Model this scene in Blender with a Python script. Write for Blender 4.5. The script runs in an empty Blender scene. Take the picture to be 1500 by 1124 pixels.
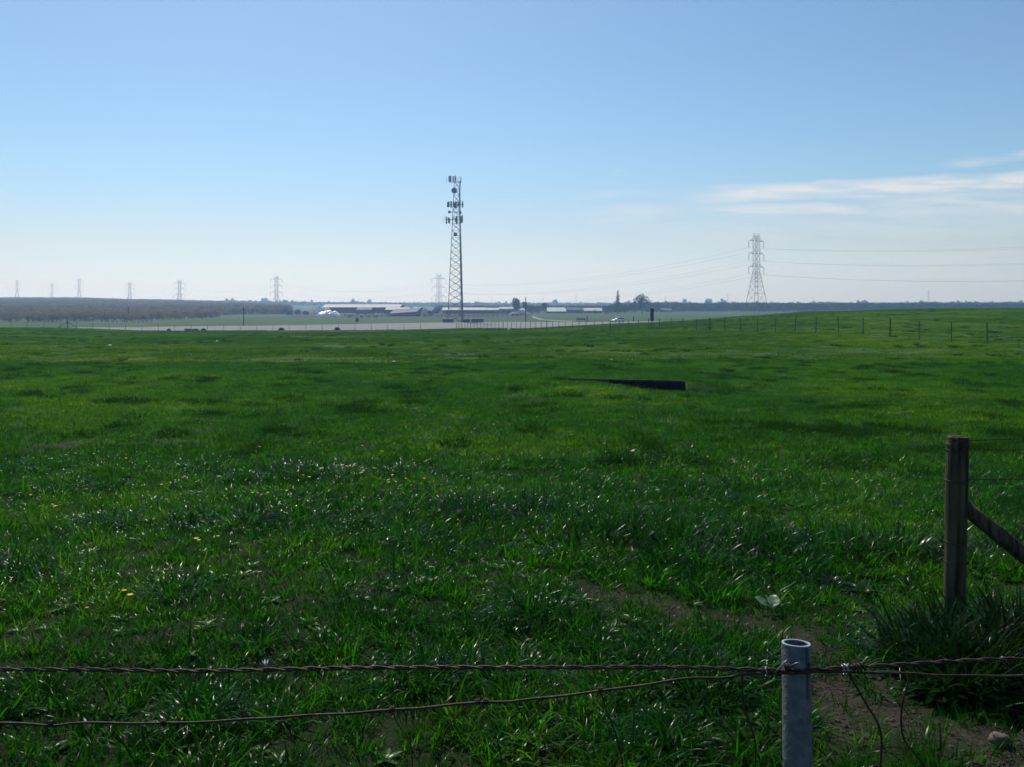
import bpy, math, random
from mathutils import Vector, Matrix, noise
random.seed(7)
C = bpy.context.scene.collection
R = math.radians
EYE, F, HZ = 2.3, 1250.0, 445.0          # eye height (m), focal length and horizon row of the 1500 px wide photograph

# ------------------------------------------------------------------ materials
def mat(name, col=(.5, .5, .5), rough=.8, metal=0.0, col2=None, scale=5.0, bump=0.0, spec=.3, detail=6.0, obj=True, stretch=None):
    m = bpy.data.materials.new(name); m.use_nodes = True
    nt = m.node_tree; b = nt.nodes['Principled BSDF']
    b.inputs['Base Color'].default_value = (*col, 1); b.inputs['Roughness'].default_value = rough
    b.inputs['Metallic'].default_value = metal; b.inputs['Specular IOR Level'].default_value = spec
    tc = nt.nodes.new('ShaderNodeTexCoord'); n = nt.nodes.new('ShaderNodeTexNoise')
    n.inputs['Scale'].default_value = scale; n.inputs['Detail'].default_value = detail
    mp = nt.nodes.new('ShaderNodeMapping'); nt.links.new(tc.outputs['Object'], mp.inputs[0]); nt.links.new(mp.outputs[0], n.inputs['Vector'])
    if stretch: mp.inputs['Scale'].default_value = stretch
    if col2:
        r = nt.nodes.new('ShaderNodeValToRGB'); r.color_ramp.elements[0].position = .35; r.color_ramp.elements[1].position = .65
        r.color_ramp.elements[0].color = (*col, 1); r.color_ramp.elements[1].color = (*col2, 1)
        nt.links.new(n.outputs['Fac'], r.inputs[0]); nt.links.new(r.outputs[0], b.inputs['Base Color'])
    if bump:
        bp = nt.nodes.new('ShaderNodeBump'); bp.inputs['Strength'].default_value = bump; bp.inputs['Distance'].default_value = .02
        nt.links.new(n.outputs['Fac'], bp.inputs['Height']); nt.links.new(bp.outputs[0], b.inputs['Normal'])
    return m

def leaf_mat(name, a, b_, c=None, trans=.4, rough=.4, spec=.5, scale=.2, tint=(1.2, 1.35, .5)):
    m = bpy.data.materials.new(name); m.use_nodes = True
    nt = m.node_tree; N = nt.nodes; L = nt.links
    p = N['Principled BSDF']; out = N['Material Output']
    g = N.new('ShaderNodeNewGeometry'); n = N.new('ShaderNodeTexNoise'); n.inputs['Scale'].default_value = scale; n.inputs['Detail'].default_value = 5
    L.new(g.outputs['Position'], n.inputs['Vector'])
    oi = N.new('ShaderNodeObjectInfo')
    ma = N.new('ShaderNodeMath'); ma.operation = 'MULTIPLY_ADD'; ma.inputs[1].default_value = .35; L.new(oi.outputs['Random'], ma.inputs[0])
    sb = N.new('ShaderNodeMath'); sb.operation = 'ADD'; sb.inputs[1].default_value = -.175; L.new(n.outputs['Fac'], sb.inputs[0]); L.new(sb.outputs[0], ma.inputs[2])
    r = N.new('ShaderNodeValToRGB'); e = r.color_ramp.elements
    e[0].position = .38; e[0].color = (*a, 1); e[1].position = .58; e[1].color = (*b_, 1)
    if c: k = e.new(.74); k.color = (*c, 1)
    L.new(ma.outputs[0], r.inputs[0]); L.new(r.outputs[0], p.inputs['Base Color'])
    p.inputs['Roughness'].default_value = rough; p.inputs['Specular IOR Level'].default_value = spec
    t = N.new('ShaderNodeBsdfTranslucent'); mx = N.new('ShaderNodeMix'); mx.data_type = 'RGBA'; mx.blend_type = 'MULTIPLY'; mx.inputs[0].default_value = 1
    L.new(r.outputs[0], mx.inputs[6]); mx.inputs[7].default_value = (*tint, 1); L.new(mx.outputs[2], t.inputs[0])
    ms = N.new('ShaderNodeMixShader'); ms.inputs[0].default_value = trans
    L.new(p.outputs[0], ms.inputs[1]); L.new(t.outputs[0], ms.inputs[2]); L.new(ms.outputs[0], out.inputs['Surface'])
    return m

M = dict(
    galv=mat('galvanised_steel', (.08, .088, .10), .6, .25, (.13, .14, .15), 55, .35, .35, 9),
    rim=mat('cut_steel', (.6, .6, .6), .35, .8),
    rust=mat('rusty_wire', (.022, .014, .011), .6, .4, (.06, .036, .026), 60, .3),
    tie=mat('bright_wire', (.22, .22, .21), .45, .9),
    wood=mat('weathered_post', (.016, .015, .008), .9, 0, (.095, .082, .046), 26, 1.0, .15, 10, stretch=(1, 1, .06)),
    wood_dark=mat('dark_wood', (.035, .03, .025), .85, 0, (.07, .06, .05), 10, .5),
    headwall=mat('tarred_timber', (.004, .004, .005), .9, 0, (.010, .010, .011), 6, .4, spec=.03),
    steel=mat('tower_steel', (.10, .115, .13), .55, .3, (.15, .165, .18), 3),
    pylon=mat('pylon_steel', (.11, .12, .13), .6, .3),
    tpost=mat('painted_steel_post', (.035, .05, .035), .6, .2),
    antenna=mat('antenna_grey', (.10, .12, .15), .5),
    dish=mat('dish_grey', (.12, .14, .17), .45),
    white=mat('white_plastic', (.8, .8, .8), .4, 0, (.7, .7, .72), 3),
    roofw=mat('pale_metal_roof', (.30, .29, .285), .6, 0, (.23, .225, .22), .3, spec=.2),
    roofb=mat('blue_grey_roof', (.10, .12, .16), .7, 0, (.075, .09, .125), .3, spec=.15),
    roofc=mat('cream_roof', (.40, .37, .30), .6, 0, (.32, .30, .24), .3, spec=.2),
    roofg=mat('pale_green_roof', (.34, .39, .35), .6, 0, (.28, .33, .30), .3, spec=.2),
    wallb=mat('brown_wall', (.12, .09, .075), .9, 0, (.16, .12, .1), .8),
    wallw=mat('pale_wall', (.5, .49, .46), .85, 0, (.42, .41, .38), .8),
    wallg=mat('dark_grey_wall', (.05, .055, .065), .9, 0, (.08, .08, .09), .6),
    straw=mat('straw', (.62, .47, .36), .95, 0, (.45, .34, .26), 1.2, .3),
    tarp=mat('white_tarpaulin', (.85, .85, .85), .4, 0, (.7, .72, .75), .5),
    carp=mat('silver_paint', (.8, .8, .8), .25, .0, spec=.8),
    glass=mat('dark_glass', (.01, .012, .015), .06, 0, spec=.9),
    rubber=mat('tyre_rubber', (.012, .012, .012), .85),
    lamp=mat('lamp_glass', (.8, .8, .8), .1, 0, spec=.8),
    red=mat('tail_lamp_red', (.4, .01, .01), .2),
    rock=mat('tan_stone', (.16, .11, .08), .9, 0, (.09, .065, .05), 20, .4),
    clod=mat('earth_clod', (.03, .023, .017), .95, 0, (.075, .058, .043), 60, .4),
    cap=mat('lit_edge_timber', (.015, .015, .015), .9, 0, (.05, .048, .045), 4, .4, spec=.05),  # cap lighter than the boards: light on the top edge put into the colour
    litter=mat('white_paper', (.8, .8, .78), .6),
    bark=mat('bark', (.06, .05, .04), .95, 0, (.1, .085, .07), 3, .4),
    twig=mat('bare_twigs', (.10, .078, .062), .95, 0, (.15, .115, .09), .02, obj=False),
    asphalt=mat('gravel_road', (.15, .138, .13), .95, 0, (.21, .195, .182), .35, .2),
    dirt=mat('dirt_track', (.3, .26, .21), .95, 0, (.24, .2, .16), .5),
    yellow=mat('yellow_petal', (.75, .45, .02), .6),
    petal=mat('white_petal', (.75, .78, .76), .6),
    stemg=mat('flower_stem', (.05, .1, .02), .6),
    grass=leaf_mat('grass_blade', (.009, .058, .001), (.024, .122, .002), (.080, .170, .002), .6, .27, .09, .35, (1.2, 1.45, .2)),
    grass_far=leaf_mat('grass_blade_far', (.034, .112, .002), (.060, .158, .003), (.125, .20, .005), .5, .9, .0, .06, (1.3, 1.3, .3)),
    grass_mid=leaf_mat('grass_blade_middle', (.015, .078, .001), (.040, .135, .002), (.105, .180, .003), .6, .3, .02, .12, (1.2, 1.45, .2)),
    tuss_far=leaf_mat('tussock_blade_far', (.012, .045, .004), (.022, .075, .005), None, .4, .8, .0, .6, (1.2, 1.3, .3)),
    tussock=leaf_mat('tussock_blade', (.006, .044, .001), (.015, .085, .002), None, .5, .26, .14, .6, (1.2, 1.45, .2)),
    shade_weed=leaf_mat('weed_painted_shade', (.004, .018, .002), (.010, .036, .003), None, .3, .28, .14, .8, (1.1, 1.3, .4)),  # darker leaf colour carries the shade of the grass clumps
    weed=leaf_mat('weed_leaf', (.03, .11, .006), (.055, .15, .01), None, .45, .3, .12, 3),
    paleleaf=leaf_mat('pale_leaf', (.10, .17, .09), (.14, .22, .12), None, .25, .4, .3, 4, (1, 1, .8)),
    drygrass=leaf_mat('dry_grass', (.16, .12, .06), (.25, .2, .11), None, .3, .6, .3, 2, (1, 1, 1)),
    conifer=leaf_mat('conifer_foliage', (.016, .034, .014), (.028, .05, .02), None, .15, .7, .2, .5),
    treeleaf=leaf_mat('tree_foliage', (.022, .042, .016), (.04, .065, .025), None, .25, .7, .2, .3),
    farleaf=leaf_mat('far_foliage', (.02, .036, .016), (.042, .055, .028), None, .2, .8, .1, .01),
    orchard=leaf_mat('orchard_twigs', (.16, .14, .075), (.27, .205, .115), None, .2, .9, .0, .006, (1, 1, 1)),
)

# ------------------------------------------------------------------ mesh helper
class MB:
    def __init__(s): s.v = []; s.f = []
    def quad(s, a, b, c, d):
        k = len(s.v); s.v += [tuple(a), tuple(b), tuple(c), tuple(d)]; s.f.append((k, k+1, k+2, k+3)); return s
    def box(s, c, d, rz=0, taper=1.0):
        k = len(s.v); cx, cy, cz = c; w, l, h = d[0]/2, d[1]/2, d[2]/2
        for z in (-h, h):
            t = taper if z > 0 else 1
            for x, y in ((-w, -l), (w, -l), (w, l), (-w, l)):
                X = x*t; Y = y*t
                s.v.append((cx + X*math.cos(rz) - Y*math.sin(rz), cy + X*math.sin(rz) + Y*math.cos(rz), cz + z))
        for q in ((0, 3, 2, 1), (4, 5, 6, 7), (0, 1, 5, 4), (1, 2, 6, 5), (2, 3, 7, 6), (3, 0, 4, 7)): s.f.append(tuple(k+i for i in q))
        return s
    def tube(s, pts, r, n=6, r2=None, cap=True):
        pts = [Vector(p) for p in pts]; m = len(pts)
        if m < 2: return s
        rs = r if isinstance(r, (list, tuple)) else [r + ((r2 if r2 is not None else r) - r)*i/(m-1) for i in range(m)]
        t0 = (pts[1]-pts[0]).normalized(); up = Vector((0, 0, 1)) if abs(t0.z) < .9 else Vector((1, 0, 0))
        a = t0.cross(up).normalized(); k = len(s.v)
        for i, p in enumerate(pts):
            t = (pts[min(i+1, m-1)] - pts[max(i-1, 0)]).normalized()
            a = (a - t*a.dot(t)).normalized(); b = t.cross(a)
            for j in range(n):
                w = 2*math.pi*j/n; s.v.append(tuple(p + (a*math.cos(w) + b*math.sin(w))*rs[i]))
        for i in range(m-1):
            for j in range(n):
                s.f.append((k+i*n+j, k+i*n+(j+1) % n, k+(i+1)*n+(j+1) % n, k+(i+1)*n+j))
        if cap: s.f.append(tuple(k+j for j in range(n))[::-1]); s.f.append(tuple(k+(m-1)*n+j for j in range(n)))
        return s
    def bar(s, a, b, r=.05, n=4): return s.tube([a, b], r, n)
    def lathe(s, prof, n=24, c=(0, 0, 0), jit=0):
        k = len(s.v); m = len(prof)
        for i, (r, z) in enumerate(prof):
            for j in range(n):
                w = 2*math.pi*j/n; q = r*(1 + jit*noise.noise((math.cos(w)*2, math.sin(w)*2, z*1.5 + 3)))
                s.v.append((c[0]+q*math.cos(w), c[1]+q*math.sin(w), c[2]+z))
        for i in range(m-1):
            for j in range(n): s.f.append((k+i*n+j, k+i*n+(j+1) % n, k+(i+1)*n+(j+1) % n, k+(i+1)*n+j))
        return s
    def grid(s, rows):
        k = len(s.v); n = len(rows[0])
        for r in rows: s.v += [tuple(p) for p in r]
        for i in range(len(rows)-1):
            for j in range(n-1): s.f.append((k+i*n+j, k+i*n+j+1, k+(i+1)*n+j+1, k+(i+1)*n+j))
        return s
    def mesh(s, name, m, smooth=False):
        me = bpy.data.meshes.new(name); me.from_pydata(s.v, [], s.f); me.materials.append(m)
        if smooth: me.polygons.foreach_set('use_smooth', [True]*len(me.polygons))
        me.update(); return me
    def build(s, name, m, parent=None, smooth=False, link=True):
        o = bpy.data.objects.new(name, s.mesh(name, m, smooth))
        if link: C.objects.link(o)
        if parent is not None: o.parent = parent
        return o

def tag(o, label=None, cat=None, group=None, kind=None):
    if label: o['label'] = label
    if cat: o['category'] = cat
    if group: o['group'] = group
    if kind: o['kind'] = kind
    return o
def thing(name, label, cat, loc=(0, 0, 0), rz=0, group=None):
    o = bpy.data.objects.new(name, None); C.objects.link(o); o.empty_display_size = .3
    o.location = loc; o.rotation_euler = (0, 0, rz); return tag(o, label, cat, group)
KIDS = {}
def copy_tree(o, parent=None):
    c = o.copy(); C.objects.link(c)
    if parent is not None: c.parent = parent
    for ch in [x for x in list(C.objects) if x.parent == o]: copy_tree(ch, c)
    return c

# ------------------------------------------------------------------ terrain
COL = [
 (-700, [(6, 0), (26, -.3), (60, -.6), (100, -1.2), (165, -2.2), (185, -3.6), (300, -4.2), (500, -2.6), (800, 3), (1200, 8), (1600, 8), (3000, 2), (9000, 0)]),
 (0,    [(6, 0), (26, -.3), (60, -.6), (100, -1.2), (165, -2.2), (185, -3.6), (300, -4.2), (500, -3), (800, 1.5), (1200, 7), (1600, 6), (3000, 0), (9000, -2)]),
 (110,  [(6, 0), (26, -.3), (60, -.7), (100, -1.3), (165, -2.35), (182, -3.8), (300, -4.2), (500, -3), (800, 1.5), (1200, 7), (1600, 6), (3000, 0), (9000, -2)]),
 (200,  [(6, 0), (26, -.3), (60, -.8), (100, -1.5), (165, -2.85), (178, -4), (320, -4.1), (500, -3.2), (800, 0), (1200, 4.6), (1600, 3), (3000, -1), (9000, -2)]),
 (320,  [(6, 0), (26, -.3), (60, -.8), (100, -1.5), (165, -2.85), (178, -4), (360, -4.1), (500, -3.8), (800, -1.5), (1200, 2.2), (1600, 1), (3000, -2), (9000, -2)]),
 (420,  [(6, 0), (26, -.3), (60, -.8), (100, -1.5), (165, -2.8), (178, -4), (450, -4), (800, -3.4), (1200, -1.5), (1600, -2), (3000, -3), (9000, -2)]),
 (620,  [(6, 0), (26, -.3), (60, -.8), (100, -1.4), (165, -2.6), (180, -4), (500, -4), (1200, -4), (9000, -3)]),
 (680,  [(6, 0), (26, -.3), (60, -.75), (100, -1.3), (150, -2.15), (192, -3.2), (204, -4), (500, -4), (1200, -4), (9000, -3)]),
 (760,  [(6, 0), (26, -.3), (60, -.7), (100, -1.25), (147, -2.1), (178, -2.9), (192, -3.9), (500, -4), (1200, -4), (9000, -3)]),
 (850,  [(6, 0), (26, -.3), (60, -.5), (95, -1.0), (118, -1.5), (155, -1.65), (172, -3.1), (250, -3.5), (400, -4), (1200, -4), (9000, -3)]),
 (900,  [(6, 0), (26, -.32), (60, -.4), (90, -.85), (107, -1.2), (150, -1.25), (175, -2.7), (250, -3.25), (400, -4), (1200, -4), (9000, -3)]),
 (950,  [(6, 0), (26, -.35), (60, -.35), (98, -.75), (150, -1.0), (180, -2.5), (250, -3.1), (400, -4), (1200, -4), (9000, -3)]),
 (1000, [(6, 0), (26, -.35), (60, -.25), (92, -.55), (150, -.72), (190, -2.4), (300, -3.5), (400, -4), (1200, -4), (9000, -3)]),
 (1100, [(6, 0), (26, -.35), (60, -.2), (77, -.25), (150, .14), (220, -1.5), (400, -4), (1200, -4), (9000, -3)]),
 (1200, [(6, 0), (26, -.4), (50, -.15), (67, -.03), (150, .86), (220, 0), (400, -4), (1200, -4), (9000, -3)]),
 (1400, [(6, 0), (26, -.4), (52, -.2), (75, .25), (150, 1.46), (220, .8), (450, -4), (1200, -3.5), (9000, -3)]),
 (2300, [(6, 0), (26, -.3), (52, 0), (75, .4), (150, 1.5), (220, .8), (450, -4), (1200, -3.5), (9000, -3)]),
]
def _prof(p, Y):
    if Y <= p[0][0]: return p[0][1]
    for (a, za), (b, zb) in zip(p, p[1:]):
        if Y <= b: return za + (zb-za)*(Y-a)/(b-a)
    return p[-1][1]
def _col(px, Y):
    if px <= COL[0][0]: return _prof(COL[0][1], Y)
    for (a, pa), (b, pb) in zip(COL, COL[1:]):
        if px <= b:
            t = (px-a)/(b-a); t = t*t*(3-2*t)*.5 + t*.5
            return _prof(pa, Y)*(1-t) + _prof(pb, Y)*t
    return _prof(COL[-1][1], Y)
def N3(x, y, s, o=0): return noise.noise((x*s + o, y*s - o*.7, o*1.3))
def sst(a, b, x):
    t = max(0, min(1, (x-a)/(b-a))); return t*t*(3-2*t)
def hollow(X, Y):                        # bank held up by the sunk timber headwall, and the grass running down in front of it
    if not 20 < Y < 36: return 0
    wx = sst(-4, 1.6, X)*(1-sst(5.6, 9, X))
    back = .25*sst(25.9, 26.5, Y)*(1-sst(27.5, 34, Y))*wx
    front = .25*sst(-4, 1.0, X)*(1-.72*sst(1.2, 4.9, X))*(1-sst(5.0, 6.2, X))*sst(21, 25.5, Y)*(1-sst(27, 31, Y))
    dip = -.0*sst(2.5, 4.2, X)*(1-sst(5.2, 6.0, X))*sst(23.5, 25.2, Y)*(1-sst(25.7, 26.3, Y))
    return max(back, front) + dip
def ground(X, Y):
    Yc = max(Y, 6.0); px = 750 + F*X/max(Y, 12)
    z = sum(_col(px, Yc*k)*w for k, w in ((.955, .25), (1, .5), (1.045, .25)))
    if Y < 4: z += min(.6, .18*(4-Y))
    a = min(1, max(0, (Y+5)/12))
    z += (.045*N3(X, Y, .55) + .03*N3(X, Y, 1.4, 5))*(1 if Y < 30 else max(0, 1-(Y-30)/40))
    if Y > 12: z += (.15*N3(X, Y, .09, 11) + .05*N3(X, Y, .31, 17))*min(1, (Y-12)/20)*(1 if Y < 150 else max(0, 1-(Y-150)/60))
    if Y > 350: z += .5*N3(X, Y, .006, 3)*min(1, (Y-350)/300)
    return z + hollow(X, Y)
def at(px, Y, dz=0):
    X = (px-750)/F*Y; return Vector((X, Y, ground(X, Y)+dz))
def pt(px, py, Y): return Vector(((px-750)/F*Y, Y, EYE - (py-HZ)/F*Y))
def elev(py, Y): return EYE - (py-HZ)/F*Y

def bare(X, Y):                          # trodden earth: 0 grass .. 1 bare
    b = 0
    for (ax, ay, bx, by, r) in ((1.75, 6.2, 2.2, 5.4, .28), (2.1, 5.4, 2.05, 4.8, .30), (2.05, 4.8, 2.95, 4.3, .42), (1.75, 5.2, 1.8, 4.6, .16), (.75, 6.75, 1.2, 6.35, .17), (2.6, 4.1, 3.4, 4.1, .3)):
        t = max(0, min(1, ((X-ax)*(bx-ax)+(Y-ay)*(by-ay))/((bx-ax)**2+(by-ay)**2)))
        d = math.hypot(X-ax-t*(bx-ax), Y-ay-t*(by-ay))/r + 1.0*N3(X, Y, 3.0, 9) + .8*N3(X, Y, 7.5, 2)
        b = max(b, 1.25-d)
    d = math.hypot((X+7.6)/1.0, (Y-14.7)/.7) + .5*N3(X, Y, 2, 4); b = max(b, 1.2-d)
    d = math.hypot((X-5.5)/.45, (Y-25.3)/.7) + .5*N3(X, Y, 2, 4); b = max(b, 1.2-d)
    return max(0, min(1, b))

def build_ground():
    rows = []
    Y = -30.0
    while Y < 6200:
        rows.append(Y)
        Y += .22 if 2.5 < Y < 9 else (.4 if 0 < Y < 30 else (1.6 if Y < 0 else max(.6, Y*.016)))
    nu = 300; us = []
    for j in range(nu+1):
        t = -1 + 2*j/nu; us.append(1.3*(.62*t + .38*t**3))
    mb = MB(); cols = []
    for Y in rows:
        r = []
        for u in us:
            X = u*(Y+26 if Y < 40 else 66*(Y/40)) if Y >= 0 else u*(26 - Y)
            if Y >= 40: X = u*(Y + 26)
            r.append((X, Y, ground(X, Y)))
            px = 750 + F*X/max(Y, 12)
            # red: bare soil, green: farmyard soil, blue: orchard floor
            b = bare(X, Y) if Y < 40 else 0
            if 126 < Y < 180 and 370 < px < 620: b = max(b, sst(126, 134, Y)*sst(372, 395, px)*(1-sst(590, 620, px)))
            fy = 1 if (372 + 10*N3(X, Y, .03) < Y < 640 and 425 + 15*N3(X, Y, .02, 2) < px < 772) else 0
            if 430 < Y < 640 and 772 <= px < 900: fy = .35
            of = 1 if (px < 415 and Y > (300 if px < 200 else 300 + (px-200)*.62) + 15*N3(X, Y, .02)) or Y > 660 else 0
            cols.append((b, fy, of, 1))
        mb_row = r; 
        if not hasattr(build_ground, 'r'): build_ground.r = []
        build_ground.r.append(r)
    mb.grid(build_ground.r)
    m = bpy.data.materials.new('field_ground'); m.use_nodes = True
    nt = m.node_tree; N = nt.nodes; L = nt.links; p = N['Principled BSDF']; p.inputs['Roughness'].default_value = .95; p.inputs['Specular IOR Level'].default_value = .1
    at_ = N.new('ShaderNodeAttribute'); at_.attribute_name = 'zone'; sp = N.new('ShaderNodeSeparateColor'); L.new(at_.outputs['Color'], sp.inputs[0])
    g = N.new('ShaderNodeNewGeometry')
    def nz(scale, det=6):
        n = N.new('ShaderNodeTexNoise'); n.inputs['Scale'].default_value = scale; n.inputs['Detail'].default_value = det; L.new(g.outputs['Position'], n.inputs['Vector']); return n
    def ramp(n, a, b, lo=.35, hi=.65):
        r = N.new('ShaderNodeValToRGB'); r.color_ramp.elements[0].position = lo; r.color_ramp.elements[1].position = hi
        r.color_ramp.elements[0].color = (*a, 1); r.color_ramp.elements[1].color = (*b, 1); L.new(n.outputs['Fac'], r.inputs[0]); return r.outputs[0]
    def mix(f, a, b):
        x = N.new('ShaderNodeMix'); x.data_type = 'RGBA'; L.new(f, x.inputs[0]); L.new(a, x.inputs[6]); L.new(b, x.inputs[7]); return x.outputs[2]
    n1, n2, n3 = nz(.05), nz(9), nz(.012)
    green = mix(nz(.4).outputs['Fac'], ramp(n1, (.035, .085, .014), (.065, .125, .02)), ramp(n2, (.012, .03, .006), (.035, .075, .012)))
    soil = mix(nz(1.3).outputs['Fac'], ramp(n2, (.016, .013, .010), (.045, .035, .026)), ramp(nz(40), (.012, .010, .008), (.06, .047, .035)))
    yard = ramp(nz(.08), (.03, .028, .027), (.075, .066, .056))
    floor = ramp(n3, (.06, .07, .035), (.10, .085, .055))
    n_d = N.new('ShaderNodeSeparateXYZ'); L.new(g.outputs['Position'], n_d.inputs[0])
    nr = N.new('ShaderNodeMapRange'); L.new(n_d.outputs['Y'], nr.inputs[0]); nr.inputs[1].default_value = 8; nr.inputs[2].default_value = 20
    thatch = mix(nz(3).outputs['Fac'], ramp(n2, (.007, .014, .003), (.016, .034, .006)), ramp(nz(30), (.008, .010, .004), (.020, .034, .008)))
    green = mix(nr.outputs[0], thatch, green)
    c = mix(sp.outputs[0], green, soil); c = mix(sp.outputs[1], c, yard); c = mix(sp.outputs[2], c, floor)
    L.new(c, p.inputs['Base Color'])
    bp = N.new('ShaderNodeBump'); bp.inputs['Strength'].default_value = .7; bp.inputs['Distance'].default_value = .03
    L.new(nz(22).outputs['Fac'], bp.inputs['Height']); L.new(bp.outputs[0], p.inputs['Normal'])
    o = mb.build('ground', m, smooth=True); tag(o, kind='structure')
    ca = o.data.color_attributes.new('zone', 'FLOAT_COLOR', 'POINT')
    ca.data.foreach_set('color', [k for c_ in cols for k in c_])
build_ground()

def strip(name, m, near, far, lift=.05, n=90):   # a surface lying on the terrain between two edges given as (x, y) points
    def lerp(P, t):
        q = t*(len(P)-1); i = min(int(q), len(P)-2); f = q-i
        return (P[i][0]*(1-f)+P[i+1][0]*f, P[i][1]*(1-f)+P[i+1][1]*f)
    rows = []
    for i in range(n+1):
        a = lerp(near, i/n); b = lerp(far, i/n)
        rows.append([((x := a[0]*(1-k/8)+b[0]*k/8), (y := a[1]*(1-k/8)+b[1]*k/8), ground(x, y)+lift) for k in range(9)])
    o = MB().grid(rows).build(name, m, smooth=True); return tag(o, kind='structure')
def pp(px, Y): return ((px-750)/F*Y, Y)
strip('gravel_road', M['asphalt'],
      [pp(80, 205), pp(200, 196), pp(300, 190), pp(400, 186), pp(520, 186), pp(640, 190), pp(700, 208), pp(760, 208), pp(850, 222), pp(910, 236), pp(980, 246), pp(1100, 262)],
      [pp(110, 222), pp(180, 226), pp(270, 236), pp(400, 245), pp(520, 262), pp(610, 278), pp(700, 288), pp(760, 290), pp(850, 268), pp(910, 262), pp(980, 262), pp(1100, 278)], .05)
strip('dirt_path', M['dirt'], [pp(778, 410), pp(782, 370), pp(790, 330), pp(812, 300), pp(835, 283)], [pp(783, 410), pp(788, 370), pp(798, 330), pp(826, 300), pp(850, 287)], .04, 40)

# ------------------------------------------------------------------ grass
SRC = []
def source(name, objs):
    c = bpy.data.collections.new(name)
    for o in objs: c.objects.link(o)
    SRC.append(c); return c
def blade(mb, x, y, az, h, w, lean, curl, seg=4, tw=0.0):
    k = len(mb.v); dx, dy = math.cos(az), math.sin(az); px, py = -dy, dx
    for i in range(seg+1):
        t = i/seg; a = lean + curl*t
        # integrate the curved spine
        if i == 0: r, z = 0.0, 0.0
        else: r += h/seg*math.sin(a); z += h/seg*math.cos(a)
        ww = w*(1 - t**1.6)*.5 + (.0004 if i == seg else 0)
        if i == seg: mb.v.append((x+dx*r, y+dy*r, z))
        else:
            q = tw*t; cx, cy = px*math.cos(q)+dx*math.sin(q), py*math.cos(q)+dy*math.sin(q)
            mb.v.append((x+dx*r+cx*ww, y+dy*r+cy*ww, z)); mb.v.append((x+dx*r-cx*ww, y+dy*r-cy*ww, z))
    for i in range(seg-1): mb.f.append((k+2*i, k+2*i+1, k+2*i+3, k+2*i+2))
    mb.f.append((k+2*(seg-1), k+2*(seg-1)+1, k+2*seg))
def tuft(n, rad, h, w, lean, curl, m, seg=4, hv=.35):
    mb = MB()
    for _ in range(n):
        a = random.uniform(0, 6.283); r = rad*math.sqrt(random.random())
        az = a + random.gauss(0, .9)
        blade(mb, r*math.cos(a), r*math.sin(a), az, h*random.uniform(1-hv, 1+hv), w*random.uniform(.6, 1.3),
              abs(random.gauss(0, lean)), random.uniform(.2, 1)*curl, seg, random.uniform(-1.6, 1.6))
    return mb.build('grass_tuft', m, smooth=True, link=False)
def weed(n, L_, w, m):
    mb = MB()
    for i in range(n):
        az = i*2.4 + random.uniform(-.3, .3); ln = L_*random.uniform(.6, 1.1); k = len(mb.v); dx, dy = math.cos(az), math.sin(az)
        el = random.uniform(.5, 1.1)
        for j in range(7):
            t = j/6; r = ln*t*math.sin(el + .5*t); z = ln*t*math.cos(el + .5*t)*.9 + .01; ww = w*math.sin(math.pi*min(1, .08+t*.92))**.7*.5
            mb.v += [(dx*r-dy*ww, dy*r+dx*ww, z+.006), (dx*r, dy*r, z), (dx*r+dy*ww, dy*r-dx*ww, z+.006)]
        for j in range(6):
            for s in (0, 1): mb.f.append((k+3*j+s, k+3*j+s+1, k+3*j+4+s, k+3*j+3+s))
    return mb.build('weed', m, smooth=True, link=False)
G = M['grass']; T = M['tussock']
near_src = source('near_grass_sources',
    [tuft(36, .10, .12, .0075, .35, 1.3, G, hv=.55) for _ in range(4)] +            # 0-3 ordinary
    [tuft(28, .11, .17, .0125, .5, 2.4, G, hv=.55) for _ in range(3)] +             # 4-6 lush bent
    [tuft(54, .16, .22, .012, .5, 2.6, T, hv=.5) for _ in range(3)] +              # 7-9 tussock
    [tuft(30, .11, .07, .004, .6, .8, G, 3) for _ in range(2)] +            # 10-11 short
    [tuft(12, .12, .08, .004, .9, .8, M['drygrass'], 3)] +                  # 12 dry
    [weed(9, .10, .026, M['weed']), weed(7, .13, .034, M['weed']),
     tuft(110, .20, .34, .026, .5, 2.2, M['shade_weed'], hv=.6), tuft(90, .18, .28, .034, .6, 2.4, M['shade_weed'], hv=.6),
     weed(26, .26, .055, M['shade_weed']), weed(22, .22, .07, M['shade_weed'])])           # 13-14 weeds
mid_src = source('middle_grass_sources',
    [tuft(70, .28, .11, .012, .4, 1.2, M['grass_mid'], 3) for _ in range(4)] +           # 0-3
    [tuft(80, .22, .20, .018, .5, 1.8, M['tuss_far'], 3) for _ in range(2)] +           # 4-5 tussock
    [tuft(50, .26, .06, .010, .6, .8, M['grass_mid'], 3) for _ in range(1)])             # 6 short
far_src = source('far_grass_sources',
    [tuft(110, .8, .11, .045, .5, .9, M['grass_far'], 2) for _ in range(4)] +
    [tuft(120, .5, .30, .05, .5, 1.2, M['tuss_far'], 2) for _ in range(2)])

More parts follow.
